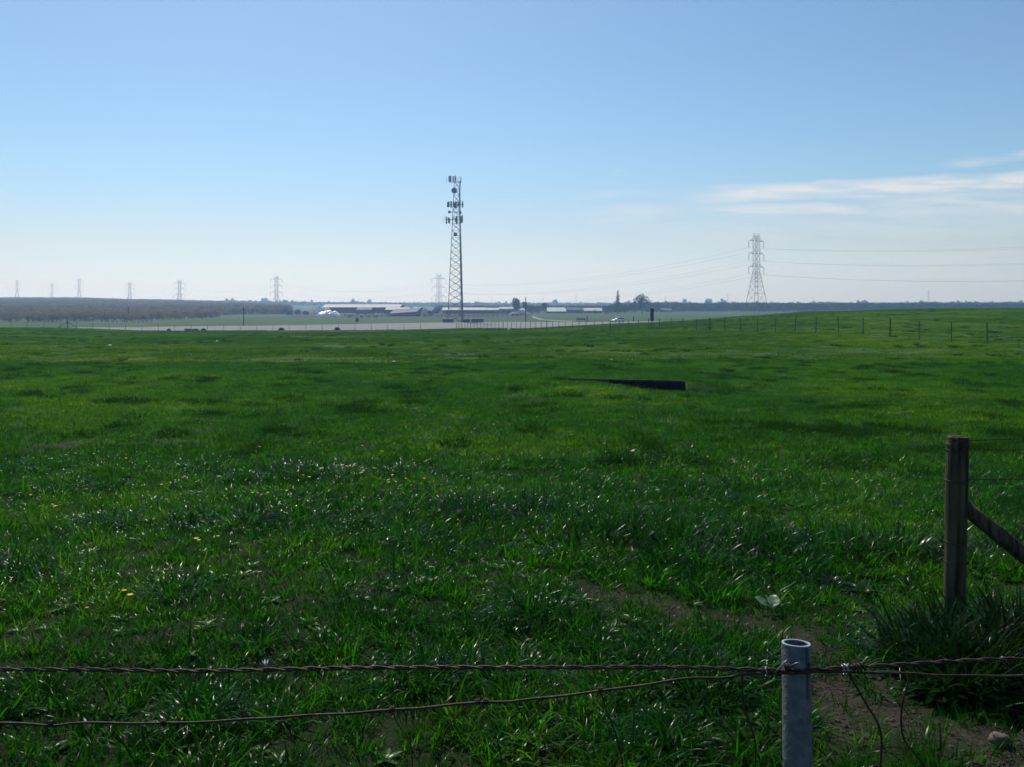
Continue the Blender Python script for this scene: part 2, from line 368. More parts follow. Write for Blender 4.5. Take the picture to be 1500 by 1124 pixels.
def scatter(name, pts, src, kind='stuff', label=None, cat=None):
    """pts: (x, y, z, index, rotz, sx, sz)"""
    me = bpy.data.meshes.new(name); me.from_pydata([p[:3] for p in pts], [], [])
    a = me.attributes.new('idx', 'INT', 'POINT'); a.data.foreach_set('value', [int(p[3]) for p in pts])
    a = me.attributes.new('rot', 'FLOAT_VECTOR', 'POINT'); a.data.foreach_set('vector', [k for p in pts for k in (0, 0, p[4])])
    a = me.attributes.new('scl', 'FLOAT_VECTOR', 'POINT'); a.data.foreach_set('vector', [k for p in pts for k in (p[5], p[5], p[6])])
    o = bpy.data.objects.new(name, me); C.objects.link(o); tag(o, label, cat, kind=kind)
    ng = bpy.data.node_groups.new(name + '_scatter', 'GeometryNodeTree')
    ng.interface.new_socket('Geometry', in_out='INPUT', socket_type='NodeSocketGeometry'); ng.interface.new_socket('Geometry', in_out='OUTPUT', socket_type='NodeSocketGeometry')
    N = ng.nodes; L = ng.links; gi = N.new('NodeGroupInput'); go = N.new('NodeGroupOutput'); ip = N.new('GeometryNodeInstanceOnPoints'); ci = N.new('GeometryNodeCollectionInfo')
    ci.inputs['Collection'].default_value = src; ci.inputs['Separate Children'].default_value = True; ci.inputs['Reset Children'].default_value = True
    def na(n, t):
        x = N.new('GeometryNodeInputNamedAttribute'); x.data_type = t; x.inputs['Name'].default_value = n; return x.outputs[0]
    L.new(gi.outputs[0], ip.inputs['Points']); L.new(ci.outputs[0], ip.inputs['Instance']); ip.inputs['Pick Instance'].default_value = True
    L.new(na('idx', 'INT'), ip.inputs['Instance Index'])
    er = N.new('FunctionNodeEulerToRotation'); L.new(na('rot', 'FLOAT_VECTOR'), er.inputs[0]); L.new(er.outputs[0], ip.inputs['Rotation'])
    L.new(na('scl', 'FLOAT_VECTOR'), ip.inputs['Scale']); L.new(ip.outputs[0], go.inputs[0])
    md = o.modifiers.new('scatter', 'NODES'); md.node_group = ng
    return o
# names of source objects sort alphabetically inside a collection: give them ordered names
for c in SRC:
    for i, o in enumerate(list(c.objects)): o.name = '%s_%02d' % (c.name, i)

LUSH = [(.9, 8.2, 1.3, 1.0), (2.0, 8.6, 1.2, .8), (2.9, 7.9, .8, .8), (4.3, 8.0, 1.4, .9), (-2.6, 11.8, 1.1, .6), (3.25, 5.05, .6, .5), (3.7, 5.5, .9, .8), (3.2, 5.5, .5, .4), (-3.1, 7.0, .6, .5),
        (-2.2, 9.2, .9, .5), (0, 9.6, 1.0, .5), (6.5, 17, 2.4, .9), (9, 22, 3, 1.2), (-4.5, 9.0, .5, .4), (1.6, 13, 1.2, .5), (-.8, 5.2, .6, .4), (-1.8, 4.7, .5, .4)]
def lush(X, Y):
    v = .9*N3(X, Y, 1.1, 21) + .4*N3(X, Y, .35, 2) + .55*N3(X, Y, 2.6, 8)
    for (x, y, rx, ry) in LUSH:
        q = ((X-x)/rx)**2 + ((Y-y)/ry)**2
        if q < 1.6: v += .5*(1-q/1.6)
    return v
def fanpts(y0, y1, dens, marg):
    area = .5*1.32*(y1*y1-y0*y0) + 2*marg*(y1-y0)
    for _ in range(int(area*dens)):
        Y = math.sqrt(random.uniform(y0*y0, y1*y1)); w = .66*Y + marg
        yield random.uniform(-w, w), Y
P = []
for X, Y in fanpts(2.2, 13, 96, 1.6):
    b = bare(X, Y); v = lush(X, Y)
    gap = N3(X, Y, 3.7, 14) > .28 and v < .9
    if b > .25 and random.random() < b*1.1:
        if random.random() < .5: P.append((X, Y, ground(X, Y), random.choice((12, 10, 11, 10, 0)), random.uniform(0, 6.28), random.uniform(.6, 1), random.uniform(.5, 1)))
        continue
    s = random.uniform(.8, 1.25)
    if v > .62:
        k = random.choice((7, 8, 9, 7, 8, 9, 4, 5)); h = s*random.uniform(.8, 1.25)*(1.25 if X > .5 and Y > 6.8 else 1)
    elif v > .1: k = random.choice((0, 1, 2, 3, 4, 5, 6, 4, 5)); h = s*random.uniform(.8, 1.2)
    else: k = random.choice((0, 1, 2, 3, 0, 1, 10, 11, 2)); h = s*random.uniform(.6, .95)
    h *= 1 - .4*b
    if gap: k = random.choice((10, 11, 10, 13, 0)); h *= .8
    if random.random() < .018: k = 13
    if random.random() < .014: k = 12; h = 1.6
    if random.random() < .006: k = 14
    P.append((X, Y, ground(X, Y)-.005, k, random.uniform(0, 6.28), s, h))
for _ in range(210):                     # big clump round the wooden post's foot, its shade painted into the leaves
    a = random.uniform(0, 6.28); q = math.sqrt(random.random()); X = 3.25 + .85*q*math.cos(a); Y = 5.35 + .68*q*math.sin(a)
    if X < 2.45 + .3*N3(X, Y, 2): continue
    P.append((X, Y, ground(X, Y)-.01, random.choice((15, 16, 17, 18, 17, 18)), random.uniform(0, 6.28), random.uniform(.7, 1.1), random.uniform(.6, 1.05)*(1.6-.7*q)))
for (cx, cy, rx, ry, n) in ((1.25, 7.9, .8, .55, 26), (2.0, 8.4, .6, .5, 16), (3.7, 7.8, .7, .5, 26), (4.4, 8.1, .7, .4, 16), (-2.7, 11.7, .9, .4, 14), (2.9, 7.0, .3, .2, 5), (-3.0, 8.9, .4, .3, 5)):  # smaller clumps that share the painted shade
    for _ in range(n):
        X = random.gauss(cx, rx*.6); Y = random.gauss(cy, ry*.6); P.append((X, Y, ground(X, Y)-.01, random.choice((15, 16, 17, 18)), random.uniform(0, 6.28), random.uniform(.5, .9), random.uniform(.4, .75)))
scatter('meadow_grass', P, near_src)
print('near', len(P))
P = []
for X, Y in fanpts(12.5, 40, 25, 2):
    b = bare(X, Y); v = lush(X, Y)
    if b > .3 and random.random() < b: continue
    s = random.uniform(.85, 1.3); h = s*random.uniform(.55, .95)
    k = random.choice((0, 1, 2, 3, 6))
    w_ = .6*N3(X, Y, 1.5, 40) + .45*N3(X, Y, .5, 41)
    if v > .72 or w_ > .34: k = random.choice((4, 5)); h = s*random.uniform(.5, .85)
    P.append((X, Y, ground(X, Y)-.005, k, random.uniform(0, 6.28), s, h))
for _ in range(150):
    X = random.uniform(1.4, 5.6); Y = 26.62 - .19*X + .26 + random.uniform(.0, .35) if random.random() < .6 else 26.0 - .3 - random.uniform(0, .4)
    P.append((X, Y, ground(X, Y)-.01, random.choice((0, 1, 2, 3, 4)), random.uniform(0, 6.28), .5, random.uniform(.35, .75)))
scatter('middle_field_grass', P, mid_src)
print('mid', len(P))
P = []
for X, Y in fanpts(38, 172, 1.7, 3):
    v = .5*N3(X, Y, .22, 31) + 1.0*N3(X, Y, 1.1, 4)
    px = 750 + F*X/Y
    if Y > 163 and px < 640: continue
    if 385 < px < 605 and Y > 128 + 22*abs(N3(X, Y, .05, 6)) + max(0, (px-500)*.12) and random.random() < .9: continue
    k = random.randrange(4); h = random.uniform(.5, .9); s = random.uniform(.9, 1.3)
    w_ = .7*N3(X, Y, .9, 50) + .5*N3(X, Y, .3, 51)
    if (v > .6 or w_ > .40) and random.random() < .8: k = random.choice((4, 5)); h = random.uniform(.3, .65); s *= random.uniform(.35, .6)
    P.append((X, Y, ground(X, Y)-.01, k, random.uniform(0, 6.28), s, h))
scatter('far_field_grass', P, far_src)
print('far', len(P))

# ------------------------------------------------------------------ flowers, leaf, stone, litter
def flower(m, r, h):
    mb = MB(); mb.tube([(0, 0, 0), (.01, 0, h*.6), (0, .01, h)], .0015, 4); o = mb.build('stem', M['stemg'], link=False)
    mb2 = MB()
    for i in range(8):
        a = i*math.pi/4; k = len(mb2.v)
        mb2.v += [(0, .01, h), (r*.6*math.cos(a-.35), .01+r*.6*math.sin(a-.35), h+.004), (r*math.cos(a), .01+r*math.sin(a), h+.006), (r*.6*math.cos(a+.35), .01+r*.6*math.sin(a+.35), h+.004)]
        mb2.f.append((k, k+1, k+2, k+3))
    o.data.materials.append(m); me = o.data
    mb.v += mb2.v; off = len(me.vertices); mb.f += [tuple(i+off for i in f) for f in mb2.f]
    nm = bpy.data.meshes.new('yellow_flower'); nm.from_pydata(mb.v, [], mb.f); nm.materials.append(M['stemg']); nm.materials.append(m)
    n2 = len(mb2.f)
    for p in list(nm.polygons)[-n2:]: p.material_index = 1
    o.data = nm; return o
fsrc = source('flower_sources', [flower(M['yellow'], .020, .2), flower(M['yellow'], .016, .15)])
P = []
for (px, Y, n, sp) in ((500, 10.9, 16, .45), (240, 10.6, 5, .2), (380, 9.9, 6, .3), (190, 12.2, 4, .5), (80, 12.5, 4, .5), (545, 10.2, 3, .3), (300, 7.9, 3, .2), (150, 5.9, 3, .12), (640, 16, 4, 1), (1250, 10.7, 5, .3), (700, 17, 4, 1), (650, 11, 3, .5), (60, 9.5, 3, .4), (440, 13.5, 5, 1), (1010, 16, 3, 1)):
    for _ in range(n):
        X = (px-750)/F*Y + random.gauss(0, sp); Yy = Y + random.gauss(0, sp*.6)
        P.append((X, Yy, ground(X, Yy), random.randrange(2), random.uniform(0, 6), random.uniform(.8, 1.3), random.uniform(.8, 1.2)))
scatter('yellow_wildflowers', P, fsrc)

import bmesh
def clod(sd):
    bm = bmesh.new(); bmesh.ops.create_icosphere(bm, subdivisions=2, radius=.012)
    for v in bm.verts: v.co *= 1 + .5*noise.noise(v.co*90 + Vector((sd, 0, 0))); v.co.z *= .65
    me = bpy.data.meshes.new('clod'); bm.to_mesh(me); bm.free(); me.materials.append(M['clod']); return bpy.data.objects.new('clod', me)
csrc = source('clod_sources', [clod(k*3) for k in range(3)])
P = []
while len(P) < 1500:
    X, Y = random.uniform(.3, 3.6), random.uniform(3.9, 7.1)
    if bare(X, Y) < .3: continue
    k = random.random()**3; P.append((X, Y, ground(X, Y), random.randrange(3), random.uniform(0, 6), .3+1.3*k, .3+1.2*k))
scatter('earth_clods', P, csrc)
def big_leaf(name, label, p, ang, size):
    mb = MB(); rows = []
    for i in range(11):
        t = i/10; w = size*.36*math.sin(math.pi*min(1, .06+.94*t))**.65
        rows.append([(w*s, size*t, .012*math.sin(math.pi*t) + .18*abs(w*s) + .003*math.sin(9*t)) for s in (-1, -.5, 0, .5, 1)])
    mb.grid(rows); o = mb.build(name, M['paleleaf'], smooth=True); o.location = p; o.rotation_euler = (R(32), R(-8), ang)
    return o
t = thing('broadleaf_weed', 'pale broadleaf weed with two large leaves behind the steel post', 'plant', at(1131, 6.32, .0))
for (dx, dy, an, s) in ((.02, .0, -.25, .12), (-.03, .02, .9, .11), (.0, -.02, -1.6, .07), (-.02, 0, 2.3, .07)):
    l = big_leaf('leaf', None, (dx, dy, .05), an, s); l.parent = t
MB().tube([(0, 0, -.01), (0, 0, .03), (0, .01, .055)], .005, 5).build('stem', M['stemg'], t)
t = thing('white_flower', 'single white flower standing in grass above the lower wire', 'flower', at(389, 4.9))
MB().tube([(0, 0, 0), (.005, 0, .12), (0, 0, .24)], .002, 5).build('stem', M['stemg'], t)
mb = MB()
for i in range(6):
    a = i*1.047
    rows = [[(math.cos(a)*.02*math.sin(u*1.6)+s*.008*math.sin(math.pi*min(1, u+.1))*-math.sin(a), math.sin(a)*.02*math.sin(u*1.6)+s*.008*math.sin(math.pi*min(1, u+.1))*math.cos(a), .235+.035*u) for s in (-1, 0, 1)] for u in (0, .33, .66, 1)]
    mb.grid(rows)
mb.build('petals', M['petal'], t, smooth=True)

def stone(name, label, cat, p, s, m, seed=0):
    import bmesh
    bm = bmesh.new(); bmesh.ops.create_icosphere(bm, subdivisions=3, radius=1)
    for v in bm.verts:
        n = v.co.normalized(); v.co = n*(1 + .28*noise.noise(n*1.4 + Vector((seed, 0, 0))) + .08*noise.noise(n*5))
        v.co = Vector((v.co.x*s[0], v.co.y*s[1], v.co.z*s[2]))
    me = bpy.data.meshes.new(name); bm.to_mesh(me); bm.free(); me.materials.append(m)
    me.polygons.foreach_set('use_smooth', [True]*len(me.polygons))
    o = bpy.data.objects.new(name, me); C.objects.link(o); o.location = p; return tag(o, label, cat)
stone('stone', 'tan rounded stone on bare earth at the lower right', 'stone', at(1464, 4.42, .035), (.05, .04, .035), M['rock'], 2)
for i, (px, Y, s, lb) in enumerate(((745, 140, .34, 'white litter scrap in the field right of the lattice tower'), (161, 62, .22, 'flat white litter scrap in the left part of the field'), (318, 74, .17, 'small white litter scrap in the field below the short utility pole'),
                     (577, 41, .12, 'white litter scrap in the grass below the straw pile'), (896, 40, .10, 'tiny pale litter scrap just beyond the timber headwall'))):
    stone('litter_scrap', lb, 'litter', at(px, Y, s*.3), (s*.6, s*.4, s*.3), M['litter'], i*3+1)

# ------------------------------------------------------------------ foreground fence
FY = 1.5
fence = thing('barbed_wire_fence', 'rusty barbed wire fence on a galvanised pipe post in the foreground', 'fence', (0, 0, 0))
pc = pt(1166, 933, FY); gz = ground(pc.x, FY); h = elev(933, FY) - gz; r0 = 20.5/F*FY
mb = MB()
prof = [(r0, -.1), (r0, h*.3), (r0, h*.7), (r0, h-.0012), (r0-.0005, h), (r0-.0035, h), (r0-.004, h-.001), (r0-.004, h-.15)]
n = 48; slit = []
mb.lathe(prof, n); 
post = mb.build('pipe_post', M['galv'], fence, smooth=True); post.location = (pc.x, FY, gz); post.rotation_euler = (R(-7), R(1.6), 0); post.location.y -= h*math.tan(R(7)); post.location.x -= h*math.tan(R(1.6))
post.data.materials.append(M['rim'])
for p in post.data.polygons:
    if p.center.z > h-.0011 and p.normal.z > .3: p.material_index = 1; p.use_smooth = False
# thin dark strip painting the shadowed facet down the front of the pipe
sm = MB(); a = R(-62)
sm.box((math.cos(a)*(r0+.0004), math.sin(a)*(r0+.0004), h-.045), (.0022, .004, .085), a)
sm.build('shade_strip', M['wallg'], post)
MB().lathe([(.0001, -.004), (.003, -.003), (.0035, 0), (.003, .003), (.0001, .004)], 8, (math.cos(R(-55))*(r0+.001), math.sin(R(-55))*(r0+.001), h-.03)).build('rivet', M['rust'], post, smooth=True)
def interp(path, step=.012):
    P_ = [Vector(p) for p in path]; out = []
    for i in range(len(P_)-1):
        p0 = P_[max(i-1, 0)]; p1 = P_[i]; p2 = P_[i+1]; p3 = P_[min(i+2, len(P_)-1)]
        k = max(2, int((p2-p1).length/step))
        for j in range(k):
            t = j/k
            out.append(.5*((2*p1) + (-p0+p2)*t + (2*p0-5*p1+4*p2-p3)*t*t + (-p0+3*p1-3*p2+p3)*t**3))
    out.append(P_[-1]); return out
front = FY - r0 - .010
def wy(px): return front if px > 900 else front + .0
def wpt(px, py, dy=0): return pt(px, py, front + dy)
top = interp([wpt(*q) for q in ((-420, 976), (-200, 981), (0, 981), (120, 981), (300, 983), (500, 979), (700, 978), (850, 978), (1000, 978), (1100, 981), (1168, 983), (1230, 979), (1300, 975), (1400, 969), (1520, 965), (1900, 962))], .006)
def twisted(path, off, pitch, r, ph=0):
    out = []; s = 0
    for i, p in enumerate(path):
        if i: s += (p-path[i-1]).length
        w = 2*math.pi*s/pitch + ph
        out.append(p + Vector((0, math.cos(w)*off, math.sin(w)*off)))
    return out
for k in (0, 1): MB().tube(twisted(top, .0021, .075, .0019, k*math.pi), .0019, 6).build('wire_strand', M['rust'], fence, smooth=True)
low = interp([wpt(*q) for q in ((-420, 1052), (-200, 1056), (0, 1058), (75, 1061), (120, 1058), (240, 1059), (320, 1055), (400, 1050), (500, 1045), (575, 1039), (700, 1028), (760, 1026), (880, 1011), (1000, 994), (1060, 992), (1090, 988), (1150, 985), (1230, 983), (1320, 986), (1400, 989), (1520, 988), (1900, 984))], .006)
low = [p + Vector((0, -.003, .0006*math.sin(i*.31) + .0006*math.sin(i*.117))) for i, p in enumerate(low)]
MB().tube(low, .0021, 6).build('sagging_wire', M['rust'], fence, smooth=True)
def coil(c, axis, r, turns, ln, wire, nm, m, tails=None):
    ax = Vector(axis).normalized(); u = ax.cross(Vector((0, 1, 0.01))).normalized(); v = ax.cross(u); pts = []
    for i in range(int(turns*12)+1):
        w = i/12*2*math.pi; pts.append(Vector(c) + ax*(ln*(i/(turns*12)-.5)) + (u*math.cos(w)+v*math.sin(w))*r)
    if tails: pts = [pts[0]+Vector(tails[0])] + pts + [pts[-1]+Vector(tails[1])]
    return MB().tube(pts, wire, 5).build(nm, m, fence, smooth=True)
i = 0
for k, (px, py) in enumerate(((115, 981), (390, 981.5), (655, 978), (958, 978), (1385, 970))):   # four-point barbs on the twisted strand
    coil(wpt(px, py), (1, 0, 0), .0042, 2, .008, .0012, 'barb', M['rust'], ((-.006, -.004, .008), (.006, .004, -.008)))
for (px, py) in ((75, 1060), (240, 1059), (575, 1039), (700, 1028), (712, 1028), (880, 1011)):
    coil(wpt(px, py, -.003), (1, 0, .1), .0042, 2.5, .008, .0013, 'wire_knot', M['rust'])
coil(wpt(1122, 984), (1, 0, 0), .0075, 1.0, .003, .0013, 'wire_tie', M['tie'])
coil(wpt(1236, 981), (1, .1, .1), .0085, 1.2, .007, .0014, 'wire_tie', M['tie'])
coil(wpt(1241, 981), (1, -.1, -.1), .0085, 1.0, .004, .0014, 'wire_tie', M['tie'])
MB().tube([wpt(1134, 987, -.006), wpt(1142, 979, -.009), wpt(1150, 970, -.012), wpt(1153, 968, -.010)], .0017, 6).build('barb', M['tie'], fence, smooth=True)
MB().tube([wpt(1158, 976, -.007), wpt(1166, 972, -.012), wpt(1172, 971, -.014)], .0014, 6).build('barb', M['tie'], fence, smooth=True)
coil(wpt(1153, 978), (1, 0, 0), .0055, 2.5, .010, .0015, 'barb', M['rust'])
coil(wpt(1258, 978), (1, 0, .2), .0062, 4, .024, .0018, 'wire_knot', M['rust'])
for pth, rr in (([(1087, 989), (1087, 1010), (1089, 1030), (1096, 1055), (1106, 1085), (1106, 1124), (1100, 1170)], .0015),
            ([(1242, 984), (1252, 1002), (1268, 1030), (1284, 1056), (1291, 1080), (1289, 1124), (1280, 1170)], .0017),
            ([(1331, 986), (1330, 1000), (1322, 1030), (1320, 1060), (1325, 1085), (1345, 1110), (1368, 1140)], .0014),
            ([(690, 1030), (676, 1042), (660, 1060), (650, 1080), (645, 1110), (640, 1170)], .0011),
            ([(712, 1030), (720, 1060), (730, 1090), (736, 1124), (738, 1170)], .0010),
            ([(880, 1013), (888, 1040), (900, 1070), (910, 1110), (915, 1170)], .0012),
            ([(575, 1040), (582, 1060), (600, 1085), (604, 1120), (600, 1170)], .0009)):
    MB().tube(interp([wpt(a_, b_, -.003) for a_, b_ in pth], .01), rr*1.2, 6).build('hanging_wire', M['rust'], fence, smooth=True)

# ------------------------------------------------------------------ wooden corner post
WY = 5.95
cf = thing('corner_fence', 'weathered round wooden corner post with diagonal brace and wires at the right', 'fence', (0, 0, 0))
b = pt(1397, 930, WY); gz = ground(b.x, WY); topz = elev(640, WY); H = topz-gz; r = 15.5/F*WY
prof = [(r*.93, -.15), (r*.95, 0), (r*.97, H*.2), (r*.96, H*.4), (r*.98, H*.6), (r, H*.8), (r*1.0, H*.9), (r*.94, H*.925), (r*.95, H*.935), (r*1.04, H*.95), (r*1.02, H*.975), (r*.9, H*.985), (r*1.0, H*.995), (r*.92, H+.004), (r*.7, H-.003), (r*.45, H-.012), (r*.01, H-.02)]
wp = MB().lathe(prof, 28, jit=.06).build('wooden_post', M['wood'], cf, smooth=True); wp.location = (b.x, WY, gz); wp.rotation_euler = (0, R(1.2), 0)
for zz, rr in ((elev(651, WY), .0035), (elev(659, WY), .003), (elev(704, WY), .003), (elev(793, WY), .0025), (elev(822, WY), .002)):
    off = (zz-gz)*math.tan(R(1.2)); pts = [(b.x+off+(r*1.03)*math.cos(w/16*2*math.pi), WY+(r*1.03)*math.sin(w/16*2*math.pi), zz+.004*math.sin(w)) for w in range(17)]
    MB().tube(pts, rr, 5).build('wire_wrap', M['rust'], cf, smooth=True)
for zz in (651, 704, 793):
    MB().tube([(b.x+.03, WY-r*1.0, elev(zz, WY)-.02), (b.x+.03, WY-r*1.12, elev(zz, WY)-.012), (b.x+.03, WY-r*1.12, elev(zz, WY)+.012), (b.x+.03, WY-r*1.0, elev(zz, WY)+.02)], .0022, 5).build('staple', M['rust'], cf)
s = pt(1412, 742, WY); e_ = pt(1560, 862, WY); dirn = (e_-s).normalized(); end = s + dirn*((s.z - ground(s.x+.8, WY)+.05)/-dirn.z)
MB().tube([s - dirn*.02, s+dirn*.3, s+dirn*.7, end], [.052, .055, .058, .06], 16).build('brace', M['wood'], cf, smooth=True)
for (py0, py1, tw) in ((646, 643, 1), (658, 659, 0), (703, 702, 1)):
    path = interp([pt(1416, py0, WY), pt(1500, py1, WY), pt(1700, py1-2, WY), pt(1950, py1-3, WY)], .03)
    if tw:
        for k in (0, 1): MB().tube(twisted(path, .003, .11, .0022, k*math.pi), .0024, 5).build('barbed_wire', M['rust'], cf, smooth=True)
    else: MB().tube([p+Vector((0, 0, .004*math.sin(i*.5))) for i, p in enumerate(path)], .0028, 5).build('barbed_wire', M['rust'], cf, smooth=True)

# ------------------------------------------------------------------ sunk timber headwall
hw = thing('timber_headwall', 'low black timber headwall sunk into the grass in mid field', 'headwall', (0, 0, 0))
HY = 26.0
a_, b_ = pt(835, 555, HY+.6), pt(1000, 556, HY-.2)
L_ = (b_-a_).length; ang = math.atan2(b_.y-a_.y, b_.x-a_.x); mid = (a_+b_)/2
MB().box((mid.x, mid.y, mid.z-.32), (L_, .09, .52), ang).build('back_boards', M['headwall'], hw)
MB().box((mid.x, mid.y-.02, mid.z-.03), (L_+.06, .14, .045), ang).build('cap_beam', M['cap'], hw)
for k in range(6):
    q = a_.lerp(b_, (k+.5)/6); MB().box((q.x, q.y-.085, q.z-.33), (.09, .08, .5), ang).build('post', M['headwall'], hw)
MB().box((b_.x+.02, b_.y-.12, b_.z-.30), (.07, .25, .46), ang).build('end_board', M['headwall'], hw)

# ------------------------------------------------------------------ wire fences across the field
def tpost(parent, X, Y, h, r=.025, m=None, name='post'):
    z = ground(X, Y); o = MB().box((0, 0, h/2-.1), (r*2, r*.6, h+.2)).box((0, r*.9, h/2-.1), (r*.5, r*1.2, h+.2)).build(name, m or M['tpost'], parent)
    o.location = (X, Y, z); o.rotation_euler = (random.gauss(0, .02), random.gauss(0, .025), random.uniform(-.4, .4)); return o
wf = thing('wire_fence', 'long wire fence on thin steel posts receding from the right across the field', 'fence', (0, 0, 0))
pl = []
for k in range(-4, 54):
    q = 19.4 + k; px = 384 + 20600/q; Y = 2.68*q
    if px < 664: break
    X = (px-750)/F*Y; pl.append((X, Y)); big = k % 9 == 3 or px < 680
    tpost(wf, X, Y, random.uniform(1.26, 1.36), .05 if big else .032)
for hh in (.45, .85, 1.2):
    MB().tube([(x, y, ground(x, y)+hh) for x, y in pl], .006, 4).build('wire', M['tpost'], wf)
lf = thing('field_edge_fence', 'thin wire fence along the left field edge beside the gravel road', 'fence', (0, 0, 0))
pl = []
for px in list(range(16, 640, 24)):
    Y = 164 + 2*math.sin(px*.02); X = (px-750)/F*Y; pl.append((X, Y)); tpost(lf, X, Y, 1.15, .03)
X, Y = (97-750)/F*164, 164.5
tpost(lf, X, Y, 1.45, .09, name='corner_post')
g0 = ground(X, Y)
for sx in (-1, 1): MB().tube([(X, Y, g0+1.2), (X+sx*1.9, Y, ground(X+sx*1.9, Y)+.1)], .05, 6).build('brace', M['wood_dark'], lf)
for hh in (.5, 1.0): MB().tube([(x, y, ground(x, y)+hh) for x, y in pl], .006, 4).build('wire', M['tpost'], lf)

sg = thing('marker_sign', 'tall narrow dark sign board on a post behind the wire fence', 'sign', at(955, 97))
z0 = sg.location.z; tz = elev(452, 97)-z0
MB().box((0, 0, tz/2), (.10, .10, tz)).build('post', M['wood_dark'], sg)
MB().box((0, -.07, tz-.7), (.40, .03, 1.4)).build('board', M['wallg'], sg)

def utility_pole(px, Y, ytop, label, cross=True, r=.16):
    p = at(px, Y); t = thing('utility_pole', label, 'utility pole', p, 0, 'utility poles beside the road')
    h = elev(ytop, Y)-p.z
    MB().tube([(0, 0, -.3), (0, 0, h)], r, 8, r*.7).build('pole', M['wood_dark'], t, smooth=True)
    if cross:
        MB().box((0, -.14, h-.6), (1.9, .1, .12), R(35)).build('crossarm', M['wood_dark'], t)
        for k in (-.8, .8): MB().lathe([(.03, 0), (.05, .08), (.03, .16), (.001, .2)], 8, (k*math.cos(R(35)), -.14+k*math.sin(R(35)), h-.54)).build('insulator', M['white'], t)
    return t
utility_pole(357, 245, 450, 'short dark utility pole beyond the gravel road, left of the long white barn')
utility_pole(770, 300, 436, 'tall dark utility pole beside the oval dark tree', False, .2)
utility_pole(188, 330, 449, 'faint utility pole in front of the brown orchard, below a pylon')
utility_pole(309, 420, 446, 'distant faint utility pole at the foot of the orchard', True, .14)
utility_pole(238, 430, 451, 'faintest utility pole against the brown orchard slope', True, .1)
for (px, Y, yt, lb) in ((860, 268, 463, 'dark marker post on the verge left of the car'), (928, 262, 464, 'dark marker post on the verge right of the car')):
    p = at(px, Y); h = elev(yt, Y)-p.z
    t = thing('marker_post', lb, 'post', p, 0, 'road marker posts'); MB().box((0, 0, h/2-.1), (.3, .2, h+.2), 0, .9).build('post', M['wood_dark'], t); MB().box((0, 0, h+.03), (.34, .24, .06)).build('cap', M['wallg'], t)
p = at(851, 300); t = thing('cattle_trough', 'low dark trough in the pasture left of the car', 'trough', p)
MB().box((0, 0, .55), (3.2, .9, .5)).build('basin', M['wallg'], t)
for k in (-1.3, 1.3): MB().box((k, 0, .13), (.2, .8, .34)).build('leg', M['wallg'], t)

